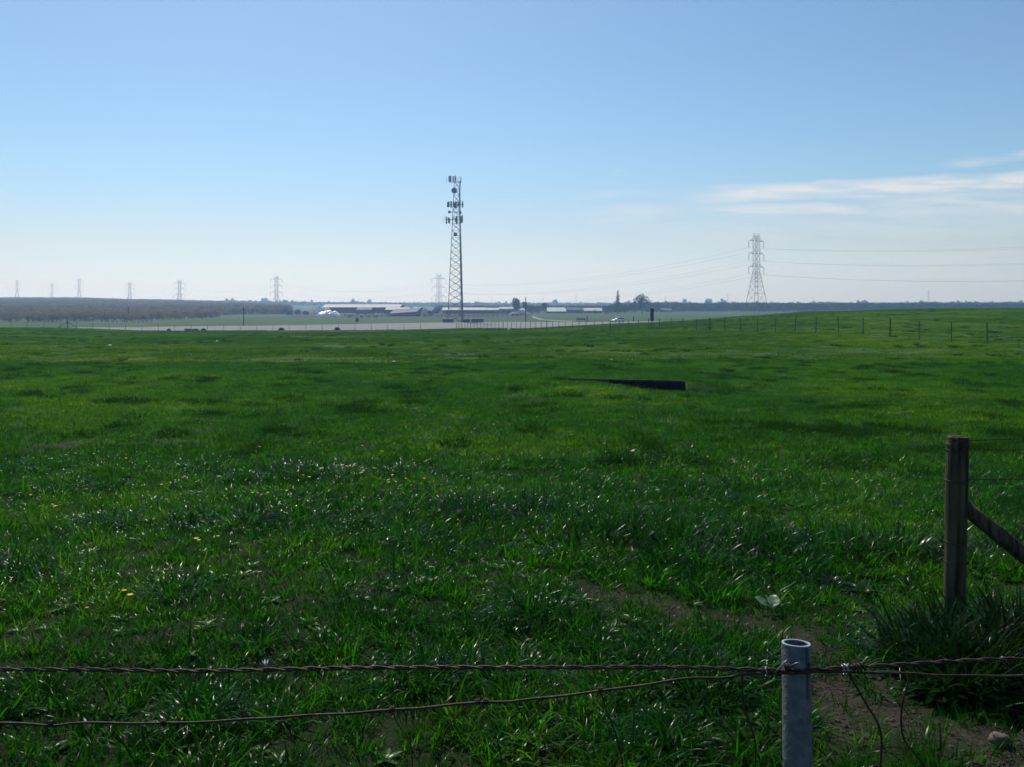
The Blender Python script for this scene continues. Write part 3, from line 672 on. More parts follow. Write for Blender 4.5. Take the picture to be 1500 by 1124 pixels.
# ------------------------------------------------------------------ lattice cell tower
def cell_tower():
    Y = 290; p = at(667.5, Y); z0 = p.z; hz = elev(266, Y) - z0; sc = Y/F
    t = thing('lattice_tower', 'tall three-legged lattice tower carrying antennas and round dishes', 'tower', p)
    th = R(-21); s0, s1 = 23*sc/.934, 9.2*sc/.934
    def leg(i, h):
        f = h/hz; s = s0 + (s1-s0)*min(1, f*1.12); A = Vector((0, 0, 0)); Cc = Vector((math.cos(th), math.sin(th), 0))*s; B = Vector((math.cos(th+R(60)), math.sin(th+R(60)), 0))*s
        cx = (-11.5 + f*9.5)*sc; yo = (Cc.y + B.y)/3
        q = (A, B, Cc)[i]; return Vector((cx + q.x, q.y - yo, h))
    for i in range(3):
        MB().tube([leg(i, hz*k/12) for k in range(13)], .19 if i == 2 else .15, 6, .13 if i == 2 else .10).build('leg', M['steel'], t)
    mb = MB(); h = 0; nb = 20; hs = []
    for k in range(nb+1): hs.append(hz*(1-(1-k/nb)**1.15*1.0) if False else hz*k/nb)
    for k in range(nb):
        a, b = hs[k], hs[k+1]
        for i, j in ((0, 1), (1, 2), (0, 2)):
            if k % 2 == 0: mb.bar(leg(i, a), leg(j, b), .06)
            else: mb.bar(leg(j, a), leg(i, b), .06)
            mb.bar(leg(i, b), leg(j, b), .03)
            if (i, j) != (1, 2): mb.bar(leg(j, a), leg(i, b), .06); mb.bar(leg(i, a), leg(j, b), .06)
    mb.build('bracing', M['steel'], t)
    lad = MB()   # cable ladder up the near leg
    lad.tube([leg(2, 0)+Vector((-.25, -.12, 0)), leg(2, hz*.5)+Vector((-.2, -.12, 0)), leg(2, hz)+Vector((-.1, -.1, 0))], .09, 6)
    lad.build('cable_run', M['antenna'], t)
    def hx(px): return (px-667.5)*sc
    def hh(py): return elev(py, Y)-z0
    pf = MB(); c = hx(665); 
    w = 2.3
    P4 = [(c-1.7, -1.2), (c+2.4, -1.2), (c+2.4, 1.2), (c-1.7, 1.2)]
    for i in range(4):
        a, b = P4[i], P4[(i+1) % 4]
        for zz in (hh(267), hh(263.5), hh(261)): pf.bar((*a, zz), (*b, zz), .06 if zz == hh(267) else .03)
        for q in (0, .5): x, y = a[0]+(b[0]-a[0])*q, a[1]+(b[1]-a[1])*q; pf.bar((x, y, hh(267.5)), (x, y, hh(259)), .045)
    for k in range(9): pf.bar((P4[0][0]+k*.51, -1.2, hh(267)), (P4[0][0]+k*.51, 1.2, hh(267)), .05)
    pf.build('platform', M['steel'], t)
    def panel(px, py0, py1, w=.3, y=0):
        o = MB().box((hx(px), y, (hh(py0)+hh(py1))/2), (w*1.35, .2, hh(py0)-hh(py1)), random.uniform(-.7, .7), .92).build('panel_antenna', M['antenna'], t)
    for px in (659, 660.6, 664.2, 667.5): panel(px, 258.6, 267, .3, -1.3)
    MB().tube([(hx(654.5), -.6, hh(269)), (hx(654.5), -.6, hh(260.5))], .05, 5).build('whip_antenna', M['antenna'], t)
    for (px, a, b, w) in ((656.3, 297, 304.5, .35), (658, 295.5, 304, .3), (660.7, 294.5, 304, .42), (664.5, 296, 304, .3), (666, 296.5, 305, .4), (668.3, 295.5, 306, .4), (671.5, 296.5, 303.5, .4), (674, 294.5, 304, .42), (678, 296, 305, .35),
                      (653.8, 317, 328, .35), (657.5, 319, 327, .35), (658.8, 320, 328, .3), (664, 318, 324, .25), (667.3, 318.5, 325, .35), (669.2, 317, 329, .45), (674, 318.5, 325, .35), (676, 318, 327.5, .5), (677.4, 315.5, 327, .3)):
        panel(px, a, b, w, random.choice((-1.6, -.9, .9)))
    for (px, py) in ((658.5, 311), (674.4, 312)):
        MB().lathe([(.001, -.5), (.4, -.45), (.45, 0), (.4, .35), (.001, .42)], 12, (hx(px), -.9, hh(py))).build('radio_unit', M['antenna'], t, smooth=True)
    MB().box((hx(673.8), -1.25, hh(308.5)), (.55, .2, .7), .5).build('white_radio_unit', M['white'], t)
    fr = MB()
    for (py, a, b) in ((300, 655.5, 679), (322, 653, 678.5), (311, 657.5, 675.5)):
        for y in (-1.0, .6): fr.bar((hx(a), y, hh(py)), (hx(b), y, hh(py)), .06)
        for x in (hx(a), hx(b), hx(661), hx(669)): fr.bar((x, -1.0, hh(py)), (x, .6, hh(py)), .05)
    fr.build('antenna_mount', M['steel'], t)
    MB().tube([(hx(650), -1, hh(327)), (hx(650), -1, hh(316))], .03, 5).bar((hx(650), -1, hh(322)), (hx(654), -1, hh(322)), .03).build('whip_antenna', M['antenna'], t)
    for (px, py, rr) in ((666, 280, 4.2*sc), (667.7, 344, 2.9*sc)):
        d = MB(); prof = [(.001, -.12), (rr*.4, -.1), (rr*.8, 0), (rr, .15), (rr, .42), (rr*.98, .44), (.001, .46)]
        d.lathe(prof, 20); o = d.build('dish', M['dish'], t, smooth=True); o.location = (hx(px), -.9, hh(py)); o.rotation_euler = (R(90), 0, R(-15))
    return t
cell_tower()
def shelter(x0, x1, ytop, ybot, label, m, roofm, Y=None):
    Y = Y or 283; p = at((x0+x1)/2, Y); w = (x1-x0)*Y/F; h = elev(ytop, Y)-p.z
    t = thing('equipment_shelter', label, 'shelter', p, 0, 'equipment shelters by the lattice tower')
    MB().box((0, 0, h*.45), (w*.97, 1.8, h*.9)).build('wall', m, t)
    MB().box((0, 0, h*.9+.1), (w, 2.1, .2)).build('roof', roofm, t)
    MB().box((w*.2, -.93, h*.38), (.8, .05, h*.7)).build('door', M['wallg'], t)
shelter(648.5, 664.5, 468, 472, 'long low dark equipment shelter left of the lattice tower foot', M['wallg'], M['wallg'])
shelter(678.5, 688.5, 468.5, 472, 'small dark equipment shelter right beside the lattice tower foot', M['wallg'], M['wallg'])
shelter(690.5, 708.5, 467, 472, 'dark equipment shelter with pale roof, rightmost by the lattice tower', M['wallg'], M['roofw'])

# ------------------------------------------------------------------ transmission pylons and lines
LD = Vector((-.63, .776, 0)); AX = math.atan2(.63, .776)      # the crossarms stand square to the line
def pylon(H, tk=1.0):
    root = bpy.data.objects.new('transmission_tower', None); C.objects.link(root)
    mb = MB(); hb = max(H-18, H*.45); w0 = 1.15 + (hb/22)*3.3; 
    def w(h): return w0 + (1.15-w0)*min(1, h/hb)
    def cor(h): a = w(h); return [Vector((sx*a, sy*a, h)) for sx, sy in ((-1, -1), (1, -1), (1, 1), (-1, 1))]
    hs = [0]; step = hb*.30
    while hs[-1] < hb-.5: hs.append(min(hb, hs[-1]+max(1.9, step))); step *= .72
    k = hb
    while k < H-2: k += 2.95; hs.append(min(k, H-1))
    lg = [MB() for _ in range(4)]
    for a, b in zip(hs, hs[1:]):
        A, B = cor(a), cor(b)
        for i in range(4):
            j = (i+1) % 4; lg[i].bar(A[i], B[i], (.12 if a < hb else .09)*tk)
            mb.bar(A[i], B[j], .045*tk, 3); mb.bar(A[j], B[i], .045*tk, 3); mb.bar(B[i], B[j], .04*tk, 3)
    for q in lg: q.build('leg', M['pylon'], root)
    mb.build('lattice', M['pylon'], root)
    pk = MB()
    for sx in (-1, 1): pk.bar((sx*.9, 0, H-1.2), (sx*2.3, 0, H+.1), .07); pk.bar((sx*.9, 0, H-2.6), (sx*2.3, 0, H+.1), .05)
    pk.bar((-2.3, 0, H), (2.3, 0, H), .045); pk.build('peak', M['pylon'], root)
    for da in (3.4, 9.4, 15.7):
        z = H-da; m2 = MB()
        for sx in (-1, 1):
            for sy in (-1, 1):
                m2.bar((sx*1.1, sy*1.1, z), (sx*5.8, 0, z-.1), .075); m2.bar((sx*1.15, sy*1.15, z+1.5 if da > 4 else z+1.2), (sx*5.0, 0, z+.05), .05, 3)
            m2.bar((sx*5.8, 0, z-.1), (sx*6.0, 0, z-.5), .07)
        m2.build('crossarm', M['pylon'], root)
        for sx in (-1, 1):
            MB().lathe([(.05, 0)] + [(q_, -.12-.22*i_-dz) for i_ in range(12) for q_, dz in ((.16, 0), (.08, .12))] + [(.05, -3.1)], 6, (sx*6.0, 0, z-.4)).build('insulator', M['antenna'], root)
    root.rotation_euler = (0, 0, AX)
    return root
GRP = 'pylons of the power lines'
pyl = {}
def put_pylon(px, Y, H, label, proto=None, rz=AX, ztop=None):
    o = pylon(H, 1.0 if Y < 500 else .8 if Y < 700 else 1.1) if proto is None else copy_tree(proto)
    p = at(px, Y, -.2); o.location = p; o.rotation_euler = (0, 0, rz); tag(o, label, 'pylon', GRP)
    if proto is not None: s = (ztop - p.z)/proto_h[proto.name]; o.scale = (s, s, s)
    proto_h[o.name] = H; pyl[px] = (p, H); return o
proto_h = {}
big = put_pylon(1108, 406, elev(342, 406)-at(1108, 406).z, 'nearest and largest lattice pylon, standing behind the right hill')
put_pylon(643, 605, elev(401, 605)-at(643, 605).z, 'grey lattice pylon directly left of the tall antenna tower')
put_pylon(405, 811, elev(404, 811)-at(405, 811).z, 'lattice pylon at the right end of the brown slope')
put_pylon(263, 900, elev(410, 900)-at(263, 900).z, 'lattice pylon above the middle of the brown slope')
for (px, Y, yt, lb) in ((190, 1150, 413, 'small pylon on the slope, fourth from the left edge'), (116, 1330, 408, 'small pylon on the left ridge, tallest of the three at the left'),
                    (76, 1560, 415, 'small pylon on the left ridge, shortest of the three at the left'), (25, 1450, 410, 'small pylon nearest the left edge of the photo')):
    put_pylon(px, Y, elev(yt, Y)-at(px, Y).z, lb)
sm_ = None
for (px, Y, yt, lb) in ((1360, 2217, 426, 'tiny distant pylon above the right hill, near the right edge'), (1066, 2800, 430, 'tiny distant pylon just left of the nearest pylon'), (1191, 3240, 432, 'tiny distant pylon right of the nearest pylon'),
                    (975, 3800, 434, 'faint tiny pylon right of the broad tree'), (844, 3240, 432, 'tiny distant pylon above the pale green barn roof'), (796, 4100, 435, 'faintest tiny pylon right of the tall utility pole'), (721, 3700, 435, 'faint tiny pylon left of the oval dark tree')):
    if sm_ is None: sm_ = put_pylon(px, Y, elev(yt, Y)-at(px, Y).z, lb)
    else: put_pylon(px, Y, 0, lb, sm_, AX+.4, elev(yt, Y))
pR = (pyl[1108][0] + Vector((168, -199, 3)), pyl[1108][1])
sup = [pR, pyl[1108], pyl[643], pyl[405], pyl[263], pyl[190]]
axv = Vector((math.cos(AX), math.sin(AX), 0))
names = {3.4: 'top', 9.4: 'middle', 15.7: 'lowest'}
for da in (3.4, 9.4, 15.7):
    for sx in (-1, 1):
        pts = []
        for (p0, H0), (p1, H1) in zip(sup, sup[1:]):
            a = p0 + axv*6.0*sx + Vector((0, 0, H0-da-3.5)); b = p1 + axv*6.0*sx + Vector((0, 0, H1-da-3.5)); sag = 7.0
            for k in range(24): u = k/24; q = a.lerp(b, u); q.z -= 4*sag*u*(1-u); pts.append(q)
        pts.append(b)
        o = MB().tube(pts, .021, 4).build('power_line', M['pylon'])
        tag(o, 'thin cable hung from the %s pylon arms, on the %s side' % (names[da], 'nearer left' if sx < 0 else 'farther right'), 'cable', 'power cables between the pylons')

# ------------------------------------------------------------------ barns
def barn(name, label, x0, x1, yr, ye, yb, Y, wallm, roofm, depth=14, rz=0, posts=True, cat='barn', group=None, tilt=0, closed=False):
    p = at((x0+x1)/2, Y); sc = Y/F; w = (x1-x0)*sc; he = elev(ye, Y-depth*.25)-p.z; hr = elev(yr, Y+depth*.25)-p.z
    t = thing(name, label, cat, (p.x, p.y+depth*.25, p.z), rz, group)
    hr = max(hr, he+1.2); d = depth/2; ov = .6
    r = MB(); th = .14
    prof = [(-d-ov, he-.25*ov), (0, hr), (d+ov, he-.25*ov)]
    for k in (0, 1):
        (ya, za), (yb_, zb) = prof[k], prof[k+1]
        L = -w/2; Rr = w/2
        r.quad((L, ya, za), (Rr, ya, za+tilt), (Rr, yb_, zb+tilt), (L, yb_, zb))
        r.quad((L, ya, za-th), (L, yb_, zb-th), (Rr, yb_, zb-th+tilt), (Rr, ya, za-th+tilt))
    r.quad((-w/2, -d-ov, he-.25*ov-th), (w/2, -d-ov, he-.25*ov-th+tilt), (w/2, -d-ov, he-.25*ov+tilt), (-w/2, -d-ov, he-.25*ov))
    rf = r.build('roof', roofm, t)
    wl = MB(); wl.box((0, d-.3, he/2-.2), (w*.98, .2, he))
    for sx in (-1, 1):
        if closed:
            wl.box((sx*w*.485, 0, he/2-.2), (.2, depth*.94, he))
            k = len(wl.v); X = sx*w*.485; wl.v += [(X, -d+.3, he-.2), (X, d-.3, he-.2), (X, 0, hr-.3)]; wl.f.append((k, k+1, k+2))
        else:
            k = len(wl.v); X = sx*w*.485; wl.v += [(X, -d+.3, he-.05), (X, d-.3, he-.05), (X, 0, hr-.25)]; wl.f.append((k, k+1, k+2))
    if closed: wl.box((0, -d+.3, he/2-.2), (w*.98, .2, he))
    wl.build('wall', wallm, t)
    if closed:
        for k in range(max(2, int(w/7))):
            x = -w*.42 + k*w*.84/max(1, int(w/7)-1) if int(w/7) > 1 else -w*.2+k*w*.4
            wn = MB().box((x, -d+.17, he*.55), (1.4, .08, 1.1)).build('window', M['wallg'], t)
        MB().box((w*.08, -d+.16, 1.1), (1.6, .1, 2.2)).build('door', M['wood_dark'], t)
    else:
        n = max(3, min(24, int(w/5)))
        for k in range(n+1):
            MB().box((-w*.485+k*w*.97/n, -d+.2, he/2-.2), (.22, .22, he)).build('post', wallm, t)
        MB().box((0, -d+1.2, .55), (w*.96, .5, 1.1)).build('feed_bunk', M['wallg'], t)
        MB().box((0, 1.0, he*.36), (w*.9, 2.5, he*.7)).build('partition', M['wallg'], t)
    return t
BG = 'farm barns beyond the gravel road'
barn('barn', 'longest barn with pale roof, leftmost of the farm', 474, 588, 446, 450, 460, 560, M['wallg'], M['roofw'], 20, R(-1), group=BG)
barn('barn', 'pale narrow roofed barn in front of the right end of the longest barn', 565, 612, 450.6, 453.6, 462, 500, M['wallg'], M['roofw'], 12, R(-1), group=BG)
barn('barn', 'open barn with slanting blue grey roof left of the straw pile', 575, 616, 453.4, 459, 467, 430, M['wallg'], M['roofb'], 18, R(-7), group=BG, tilt=.9)
barn('barn', 'low barn with small grey roof in front of the longest barn', 523, 545, 451, 453.5, 460, 520, M['wallg'], M['roofb'], 8, 0, group=BG)
barn('barn', 'long low cream roofed barn right behind the lattice tower', 648, 712, 450.6, 454, 460, 540, M['wallg'], M['roofc'], 14, R(.5), group=BG)
barn('barn', 'short pale roofed barn between the cream barn and the farmhouse', 712, 731, 451, 454, 460, 545, M['wallg'], M['roofg'], 12, 0, group=BG)
barn('farmhouse', 'brown walled farmhouse with white roof left of the oval tree', 731, 754, 450, 452.5, 462, 520, M['wallb'], M['roofw'], 9, 0, cat='house', closed=True)
barn('shed', 'small white roofed shed right of the oval tree', 757, 768, 451.5, 454.5, 460, 530, M['wallw'], M['roofw'], 7, R(20), cat='shed', closed=True)
barn('barn', 'bright pale green roofed barn right of the utility pole', 801, 829, 450.6, 456, 459, 560, M['wallg'], M['roofg'], 18, 0, group=BG)
barn('barn', 'dark low barn between the green roof and the tan roofed barn', 830, 854, 450.5, 454, 459, 570, M['wallg'], M['wallg'], 12, 0, group=BG)
barn('barn', 'brown walled barn with tan roof left of the conifer', 855, 882, 451.3, 455, 459, 560, M['wallb'], M['roofc'], 14, 0, group=BG, closed=True)
barn('shed', 'lone dark open shed in the pasture right of the sign', 968, 984, 451.5, 454.5, 458, 640, M['wallg'], M['wallg'], 9, 0, cat='shed')

def pile(name, label, cat, p, w, d, h, m, rough_=.25, tyres=False):
    rows = []
    n = 40
    for i in range(n+1):
        v = -1+2*i/n; row = []
        for j in range(n+1):
            u = -1+2*j/n; q = max(abs(u)**2.4, abs(v)**2.4); e = max(0, 1-(abs(u)**3+abs(v)**3))**.6
            row.append((u*w/2, v*d/2, h*e*(1+rough_*noise.noise((u*4, v*4, w))) - .1))
        rows.append(row)
    t = thing(name, label, cat, p)
    MB().grid(rows).build('cover' if tyres else 'heap', m, t, smooth=not tyres)
    if tyres:
        for k in range(18):
            u, v = random.uniform(-.85, .85), random.uniform(-.9, .6); e = max(0, 1-(abs(u)**3+abs(v)**3))**.6
            a = [(u*w/2+.7*math.cos(x), v*d/2+.7*math.sin(x), h*e*1.02+.1) for x in [i*math.pi/5 for i in range(11)]]
            MB().tube(a, .17, 5, cap=False).build('tyre', M['rubber'], t)
    return t
pile('silage_pile', 'large silage pile under bright white sheeting held by old tyres', 'silage pile', at(481, 440), 11.5, 13, elev(455.5, 440)-at(481, 440).z, M['tarp'], .3, True)
pile('silage_pile', 'smaller white sheeted silage pile just left of the longest barn', 'silage pile', at(468, 690), 11, 12, elev(448, 690)-at(468, 690).z, M['tarp'], .5, True)
pile('straw_pile', 'tall pinkish straw pile right of the blue grey roof', 'straw pile', at(622, 425), 3.4, 6, elev(452, 425)-at(622, 425).z, M['straw'], .35)
pile('dirt_heap', 'pinkish brown dirt heap left of the tall utility pole', 'dirt heap', at(762, 455), 13, 7, 1.9, M['dirt'], .4)
for (px, Y, w, lb) in ((512, 395, 2.4, 'leftmost small round hay bale in the yard'), (530, 392, 2.2, 'hay bale in the yard directly above the dark shrub'), (540, 398, 2.0, 'hay bale in the yard, third from the left'), (551, 393, 2.2, 'rightmost hay bale of the row in the yard')):
    p = at(px, Y); o = MB().tube([(-.75, 0, .75), (.75, 0, .75)], .85, 14).build('hay_bale', M['straw'], smooth=False); o.location = p; tag(o, lb, 'hay bale', 'hay bales in the farmyard')
for k, px in enumerate((165, 171, 180, 184, 196, 203, 209, 215, 222)):
    p = at(px, 288 + 3*math.sin(k)); h = random.uniform(.8, 1.3)
    o = MB().lathe([(.001, h), (.22, h), (.26, h*.5), (.28, -.1)], 8).build('plant_guard', M['wallw'], smooth=True); o.location = p
    tag(o, 'small pale plant guard in the row at the foot of the brown orchard', 'plant guard', 'row of pale plant guards')
cg = thing('corral_fence', 'long low corral fence in front of the farm barns', 'fence', (0, 0, 0))
ends = [pp(505, 402), pp(560, 398), pp(640, 402), pp(700, 405), pp(765, 412)]; prev = None
for (x0, y0), (x1, y1) in zip(ends, ends[1:]):
    n = 9
    for k in range(n):
        x, y = x0+(x1-x0)*k/n, y0+(y1-y0)*k/n; z = ground(x, y)
        MB().box((x, y, z+.7), (.18, .18, 1.6)).build('post', M['wood_dark'], cg)
for hh in (.5, .95, 1.35):
    MB().tube([(x0, y0, ground(x0, y0)+hh) for x0, y0 in ends], .06, 4).build('rail', M['wallw'] if hh > 1 else M['wood_dark'], cg)

# ------------------------------------------------------------------ car
def car():
    p = at(905, 250, .07); t = thing('car', 'silver hatchback car driving left along the road', 'car', p, R(208))
    # length along x (front = +x), width along y
    St = [(-2.0, .52, .62, .86), (-1.85, .30, .72, 1.0), (-1.2, .24, .84, 1.03), (-.3, .24, .86, 1.0), (.6, .24, .86, .98), (1.15, .24, .85, .92), (1.7, .26, .80, .80), (1.95, .34, .68, .66), (2.03, .45, .5, .55)]
    def ring(x, zb, hw, zt, n=16):
        out = []
        for k in range(n):
            a = 2*math.pi*k/n; c, s = math.cos(a), math.sin(a)
            out.append((x, hw*math.copysign(abs(c)**.45, c), (zb+zt)/2 + (zt-zb)/2*math.copysign(abs(s)**.55, s)))
        return out+[out[0]]
    MB().grid([[(St[0][0], 0, .7)]*17] + [ring(*s) for s in St] + [[(2.03, 0, .5)]*17]).build('body', M['carp'], t, smooth=True)
    Gs = [(-1.85, .98, .70, .70, 1.00), (-1.45, .98, .76, .62, 1.38), (-.7, .98, .78, .60, 1.50), (.1, .96, .78, .60, 1.50), (.55, .95, .77, .62, 1.42), (1.2, .90, .74, .72, .95)]
    def gh(x, zb, w0, w1, zt, e=0): return [(x, -w0-e, zb), (x, -w1-e, zt-.06), (x, -w1*.8, zt), (x, w1*.8, zt), (x, w1+e, zt-.06), (x, w0+e, zb)]
    MB().grid([gh(*g) for g in Gs]).build('cabin_glass', M['glass'], t, smooth=True)
    MB().grid([[(x, y, z+.012) for (x, y, z) in gh(*g)[1:5]] for g in Gs[1:5]]).build('roof_panel', M['carp'], t, smooth=True)
    for sy in (-1, 1):
        for x in (-1.30, 1.28):
            w = MB().lathe([(.18, -.1), (.30, -.1), (.325, -.06), (.325, .06), (.30, .1), (.18, .1)], 20).build('wheel', M['rubber'], t, smooth=True); w.location = (x, sy*.78, .325); w.rotation_euler = (R(90), 0, 0)
            MB().lathe([(.001, .06), (.06, .07), (.18, .04), (.19, .10)], 14).lathe([(.001, -.06), (.06, -.07), (.18, -.04), (.19, -.10)], 14).build('rim', M['rim'], w)
        MB().box((1.9, sy*.55, .62), (.14, .28, .13), sy*.35).build('headlight', M['lamp'], t)
        MB().box((-1.93, sy*.58, .85), (.1, .2, .2)).build('tail_light', M['red'], t)
        MB().box((.72, sy*.93, 1.02), (.12, .16, .12)).build('wing_mirror', M['carp'], t)
        for x in (-.45, .25): MB().tube([(x, sy*.83, .96), (x-.02, sy*.65, 1.44)], .03, 4).build('pillar', M['carp'], t)
    MB().box((1.99, 0, .36), (.06, 1.1, .16)).build('grille', M['headwall'], t)
car()

# ------------------------------------------------------------------ trees
def crown_mesh(name, lobes, n, size, m, shell=.45):
    mb = MB()
    tot = sum(l[3]*l[4]+l[4]*l[5]+l[3]*l[5] for l in lobes)
    for l in lobes:
        k = int(n*(l[3]*l[4]+l[4]*l[5]+l[3]*l[5])/tot)
        for _ in range(k):
            d = Vector((random.gauss(0, 1), random.gauss(0, 1), random.gauss(0, 1))).normalized(); q = (shell + (1-shell)*random.random()**.6)*random.uniform(.9, 1.12)
            q *= 1 + .25*noise.noise(d*2.2+Vector((l[0], l[1], l[2])))
            c = Vector((l[0]+d.x*l[3]*q, l[1]+d.y*l[4]*q, l[2]+d.z*l[5]*q))
            a = Vector((random.gauss(0, 1), random.gauss(0, 1), random.gauss(0, .7))).normalized(); b = a.cross(Vector((random.gauss(0, 1), random.gauss(0, 1), random.gauss(0, 1)))).normalized(); s = size*random.uniform(.5, 1.3)
            mb.quad(c-a*s-b*s*.6, c+a*s*.9-b*s*.5, c+a*s+b*s*.6, c-a*s*.8+b*s*.5)
    return mb
def limbs(h, r, spread, n, top_, bare_=False):
    mb = MB(); mb.tube([(0, 0, -.3), (.05*h*.1, 0, h*.4), (0, .02*h, top_)], [r, r*.7, r*.2], 8)
    for i in range(n):
        a = i*2.4+random.uniform(-.3, .3); z = h*random.uniform(.25, .7); L = spread*random.uniform(.6, 1)
        e = Vector((math.cos(a)*L, math.sin(a)*L, z + L*random.uniform(.5, 1.0)))
        mb.tube([(0, 0, z), (e.x*.5, e.y*.5, z+(e.z-z)*.4), e], [r*.4, r*.22, r*.06], 5)
        if bare_:
            for _ in range(5):
                d = Vector((random.gauss(0, 1), random.gauss(0, 1), 1.2)).normalized()*L*.5
                q = Vector((0, 0, z)).lerp(e, random.uniform(.5, 1)); mb.tube([q, q+d], r*.08, 3, r*.02)
    return mb
def tree(name, label, px, Y, yt, width_px, kind='round', group='trees around the farm', m=None, cat='tree'):
    p = at(px, Y); h = elev(yt, Y)-p.z; w = width_px*Y/F/2
    t = thing(name, label, cat, p, random.uniform(0, 6), group)
    if kind == 'conifer':
        mb = MB(); mb.tube([(0, 0, -.3), (0, 0, h*.5), (0, 0, h*.97)], [.32, .2, .04], 8)
        lv = MB(); z = h*.12
        while z < h*.99:
            f = 1-z/h; rad = w*(f**1.05)*random.uniform(.4, 1.3)+.05
            nb = 6
            for i in range(nb):
                a = random.uniform(0, 6.28); L = rad*random.uniform(.6, 1.1); e = Vector((math.cos(a)*L, math.sin(a)*L, z-.18*L))
                mb.tube([(0, 0, z), e], .04, 3, .01)
                for _ in range(18):
                    q = Vector((0, 0, z)).lerp(e, random.uniform(.1, 1)); s = random.uniform(.2, .42)*(.35+.65*f)
                    c = q+Vector((random.gauss(0, .2)*f, random.gauss(0, .2)*f, random.gauss(-.1, .15))); u = Vector((random.gauss(0, 1), random.gauss(0, 1), random.gauss(0, .5))).normalized()*s; v = u.cross(Vector((random.gauss(0, 1), random.gauss(0, 1), 1))).normalized()*s*.6
                    lv.quad(c-u-v, c+u-v, c+u+v, c-u+v)
            z += h*.035*random.uniform(.7, 1.3)
        mb.build('trunk', M['bark'], t); lv.build('crown', M['conifer'], t); return t
    limbs(h, .035*h*.5+.08, w*.8, 9, h*.85, kind == 'open').build('trunk', M['bark'], t)
    lobes = []; nl = {'round': 7, 'oval': 5, 'open': 16, 'bush': 6}[kind]
    for i in range(nl):
        a = i*2.4; q = random.uniform(.2, .65)*w
        if kind == 'oval': lobes.append((math.cos(a)*w*.2, math.sin(a)*w*.2, h*(.42+.1*i), w*.8, w*.8, h*.2))
        elif kind == 'open': q = random.uniform(.1, .85)*w; s = w*random.uniform(.24, .4); lobes.append((math.cos(a)*q, math.sin(a)*q, h*random.uniform(.3, .88)*(1-.18*q/w), s, s, s*1.1))
        elif kind == 'bush': lobes.append((math.cos(a)*q, math.sin(a)*q, h*random.uniform(.3, .6), w*.55, w*.55, h*.38))
        else: lobes.append((math.cos(a)*q, math.sin(a)*q, h*random.uniform(.45, .76), w*.5, w*.5, h*.22))
    crown_mesh('crown', lobes, {'open': 1700}.get(kind, 1500), max(.14, h*.028), m or M['treeleaf'], .5).build('crown', m or M['treeleaf'], t)
    return t
tree('conifer_tree', 'tall thin conifer standing above the farm, right of the tan barn', 905, 520, 424, 30, 'conifer')
tree('oval_tree', 'dark egg-shaped tree beside the farmhouse', 756, 500, 436.5, 12.5, 'oval', m=M['conifer'])
tree('broad_tree', 'broad open-crowned tree right of the conifer', 940, 540, 430.5, 30, 'open')
tree('round_tree', 'round dark tree left of the pale green roof', 797, 540, 442, 11, 'round', m=M['conifer'])
for (px, Y, yt, w, k, lb) in ((768.5, 560, 441, 7, 'round', 'small tree touching the tall utility pole'), (777, 520, 445, 13, 'bush', 'bushy tree just right of the tall utility pole'), (787, 530, 449, 12, 'bush', 'low bushy tree between the utility pole and the round tree'),
                   (888, 530, 446, 12, 'bush', 'low bushy tree at the right end of the tan barn'), (896, 540, 445, 14, 'bush', 'bushy tree directly left of the conifer'), (915, 545, 444.5, 16, 'bush', 'bushy tree directly right of the conifer'),
                   (925, 545, 443.5, 10, 'open', 'sparse tree between the conifer and the broad tree'), (930, 560, 437, 6, 'open', 'thin sparse tree at the left edge of the broad tree'), (956, 600, 442, 12, 'round', 'low tree at the right edge of the broad tree'), (962, 640, 441, 12, 'round', 'low hazy tree right of the sign board'),
                   (448, 470, 455, 10, 'bush', 'low bush left of the white silage pile'), (436, 480, 452.5, 12, 'bush', 'dark bush at the left end of the farmyard'), (425, 470, 455, 11, 'bush', 'dark bush below the pylon at the slope end'), (500, 560, 449, 8, 'bush', 'low bush behind the white silage pile'), (630, 450, 454, 12, 'bush', 'dark bush right of the straw pile'),
                   (640, 470, 452, 13, 'round', 'dark tree left of the antenna tower foot'), (604, 500, 449, 8, 'bush', 'small dark tree at the end of the narrow barn'), (616, 470, 449, 10, 'round', 'dark tree behind the straw pile')):
    tree('farm_tree', lb, px, Y, yt, w, k)
for (px, yt, w, k, lb) in ((387, 435.5, 11, 'round', 'hazy blue tree left of the pylon at the slope end'), (417, 437, 12, 'round', 'hazy blue tree right of the pylon at the slope end'), (517, 435.5, 5, 'open', 'thin leaning hazy tree above the longest barn'), (541, 438, 9, 'round', 'hazy treetop above the right half of the longest barn'),
                   (1003, 437, 8, 'round', 'hazy blue treetop midway between sign and nearest pylon'), (1039, 437, 13, 'round', 'wide hazy blue treetop left of the nearest pylon'), (1058, 437.5, 5, 'oval', 'narrow hazy blue treetop left of the nearest pylon'),
                   (813, 437.5, 10, 'open', 'hazy far tree above the pale green roof'), (1268, 438.5, 7, 'round', 'small hazy treetop on the right skyline')):
    tree('skyline_tree', lb, px, 1500, yt, w, k, 'hazy trees on the skyline', M['farleaf'])
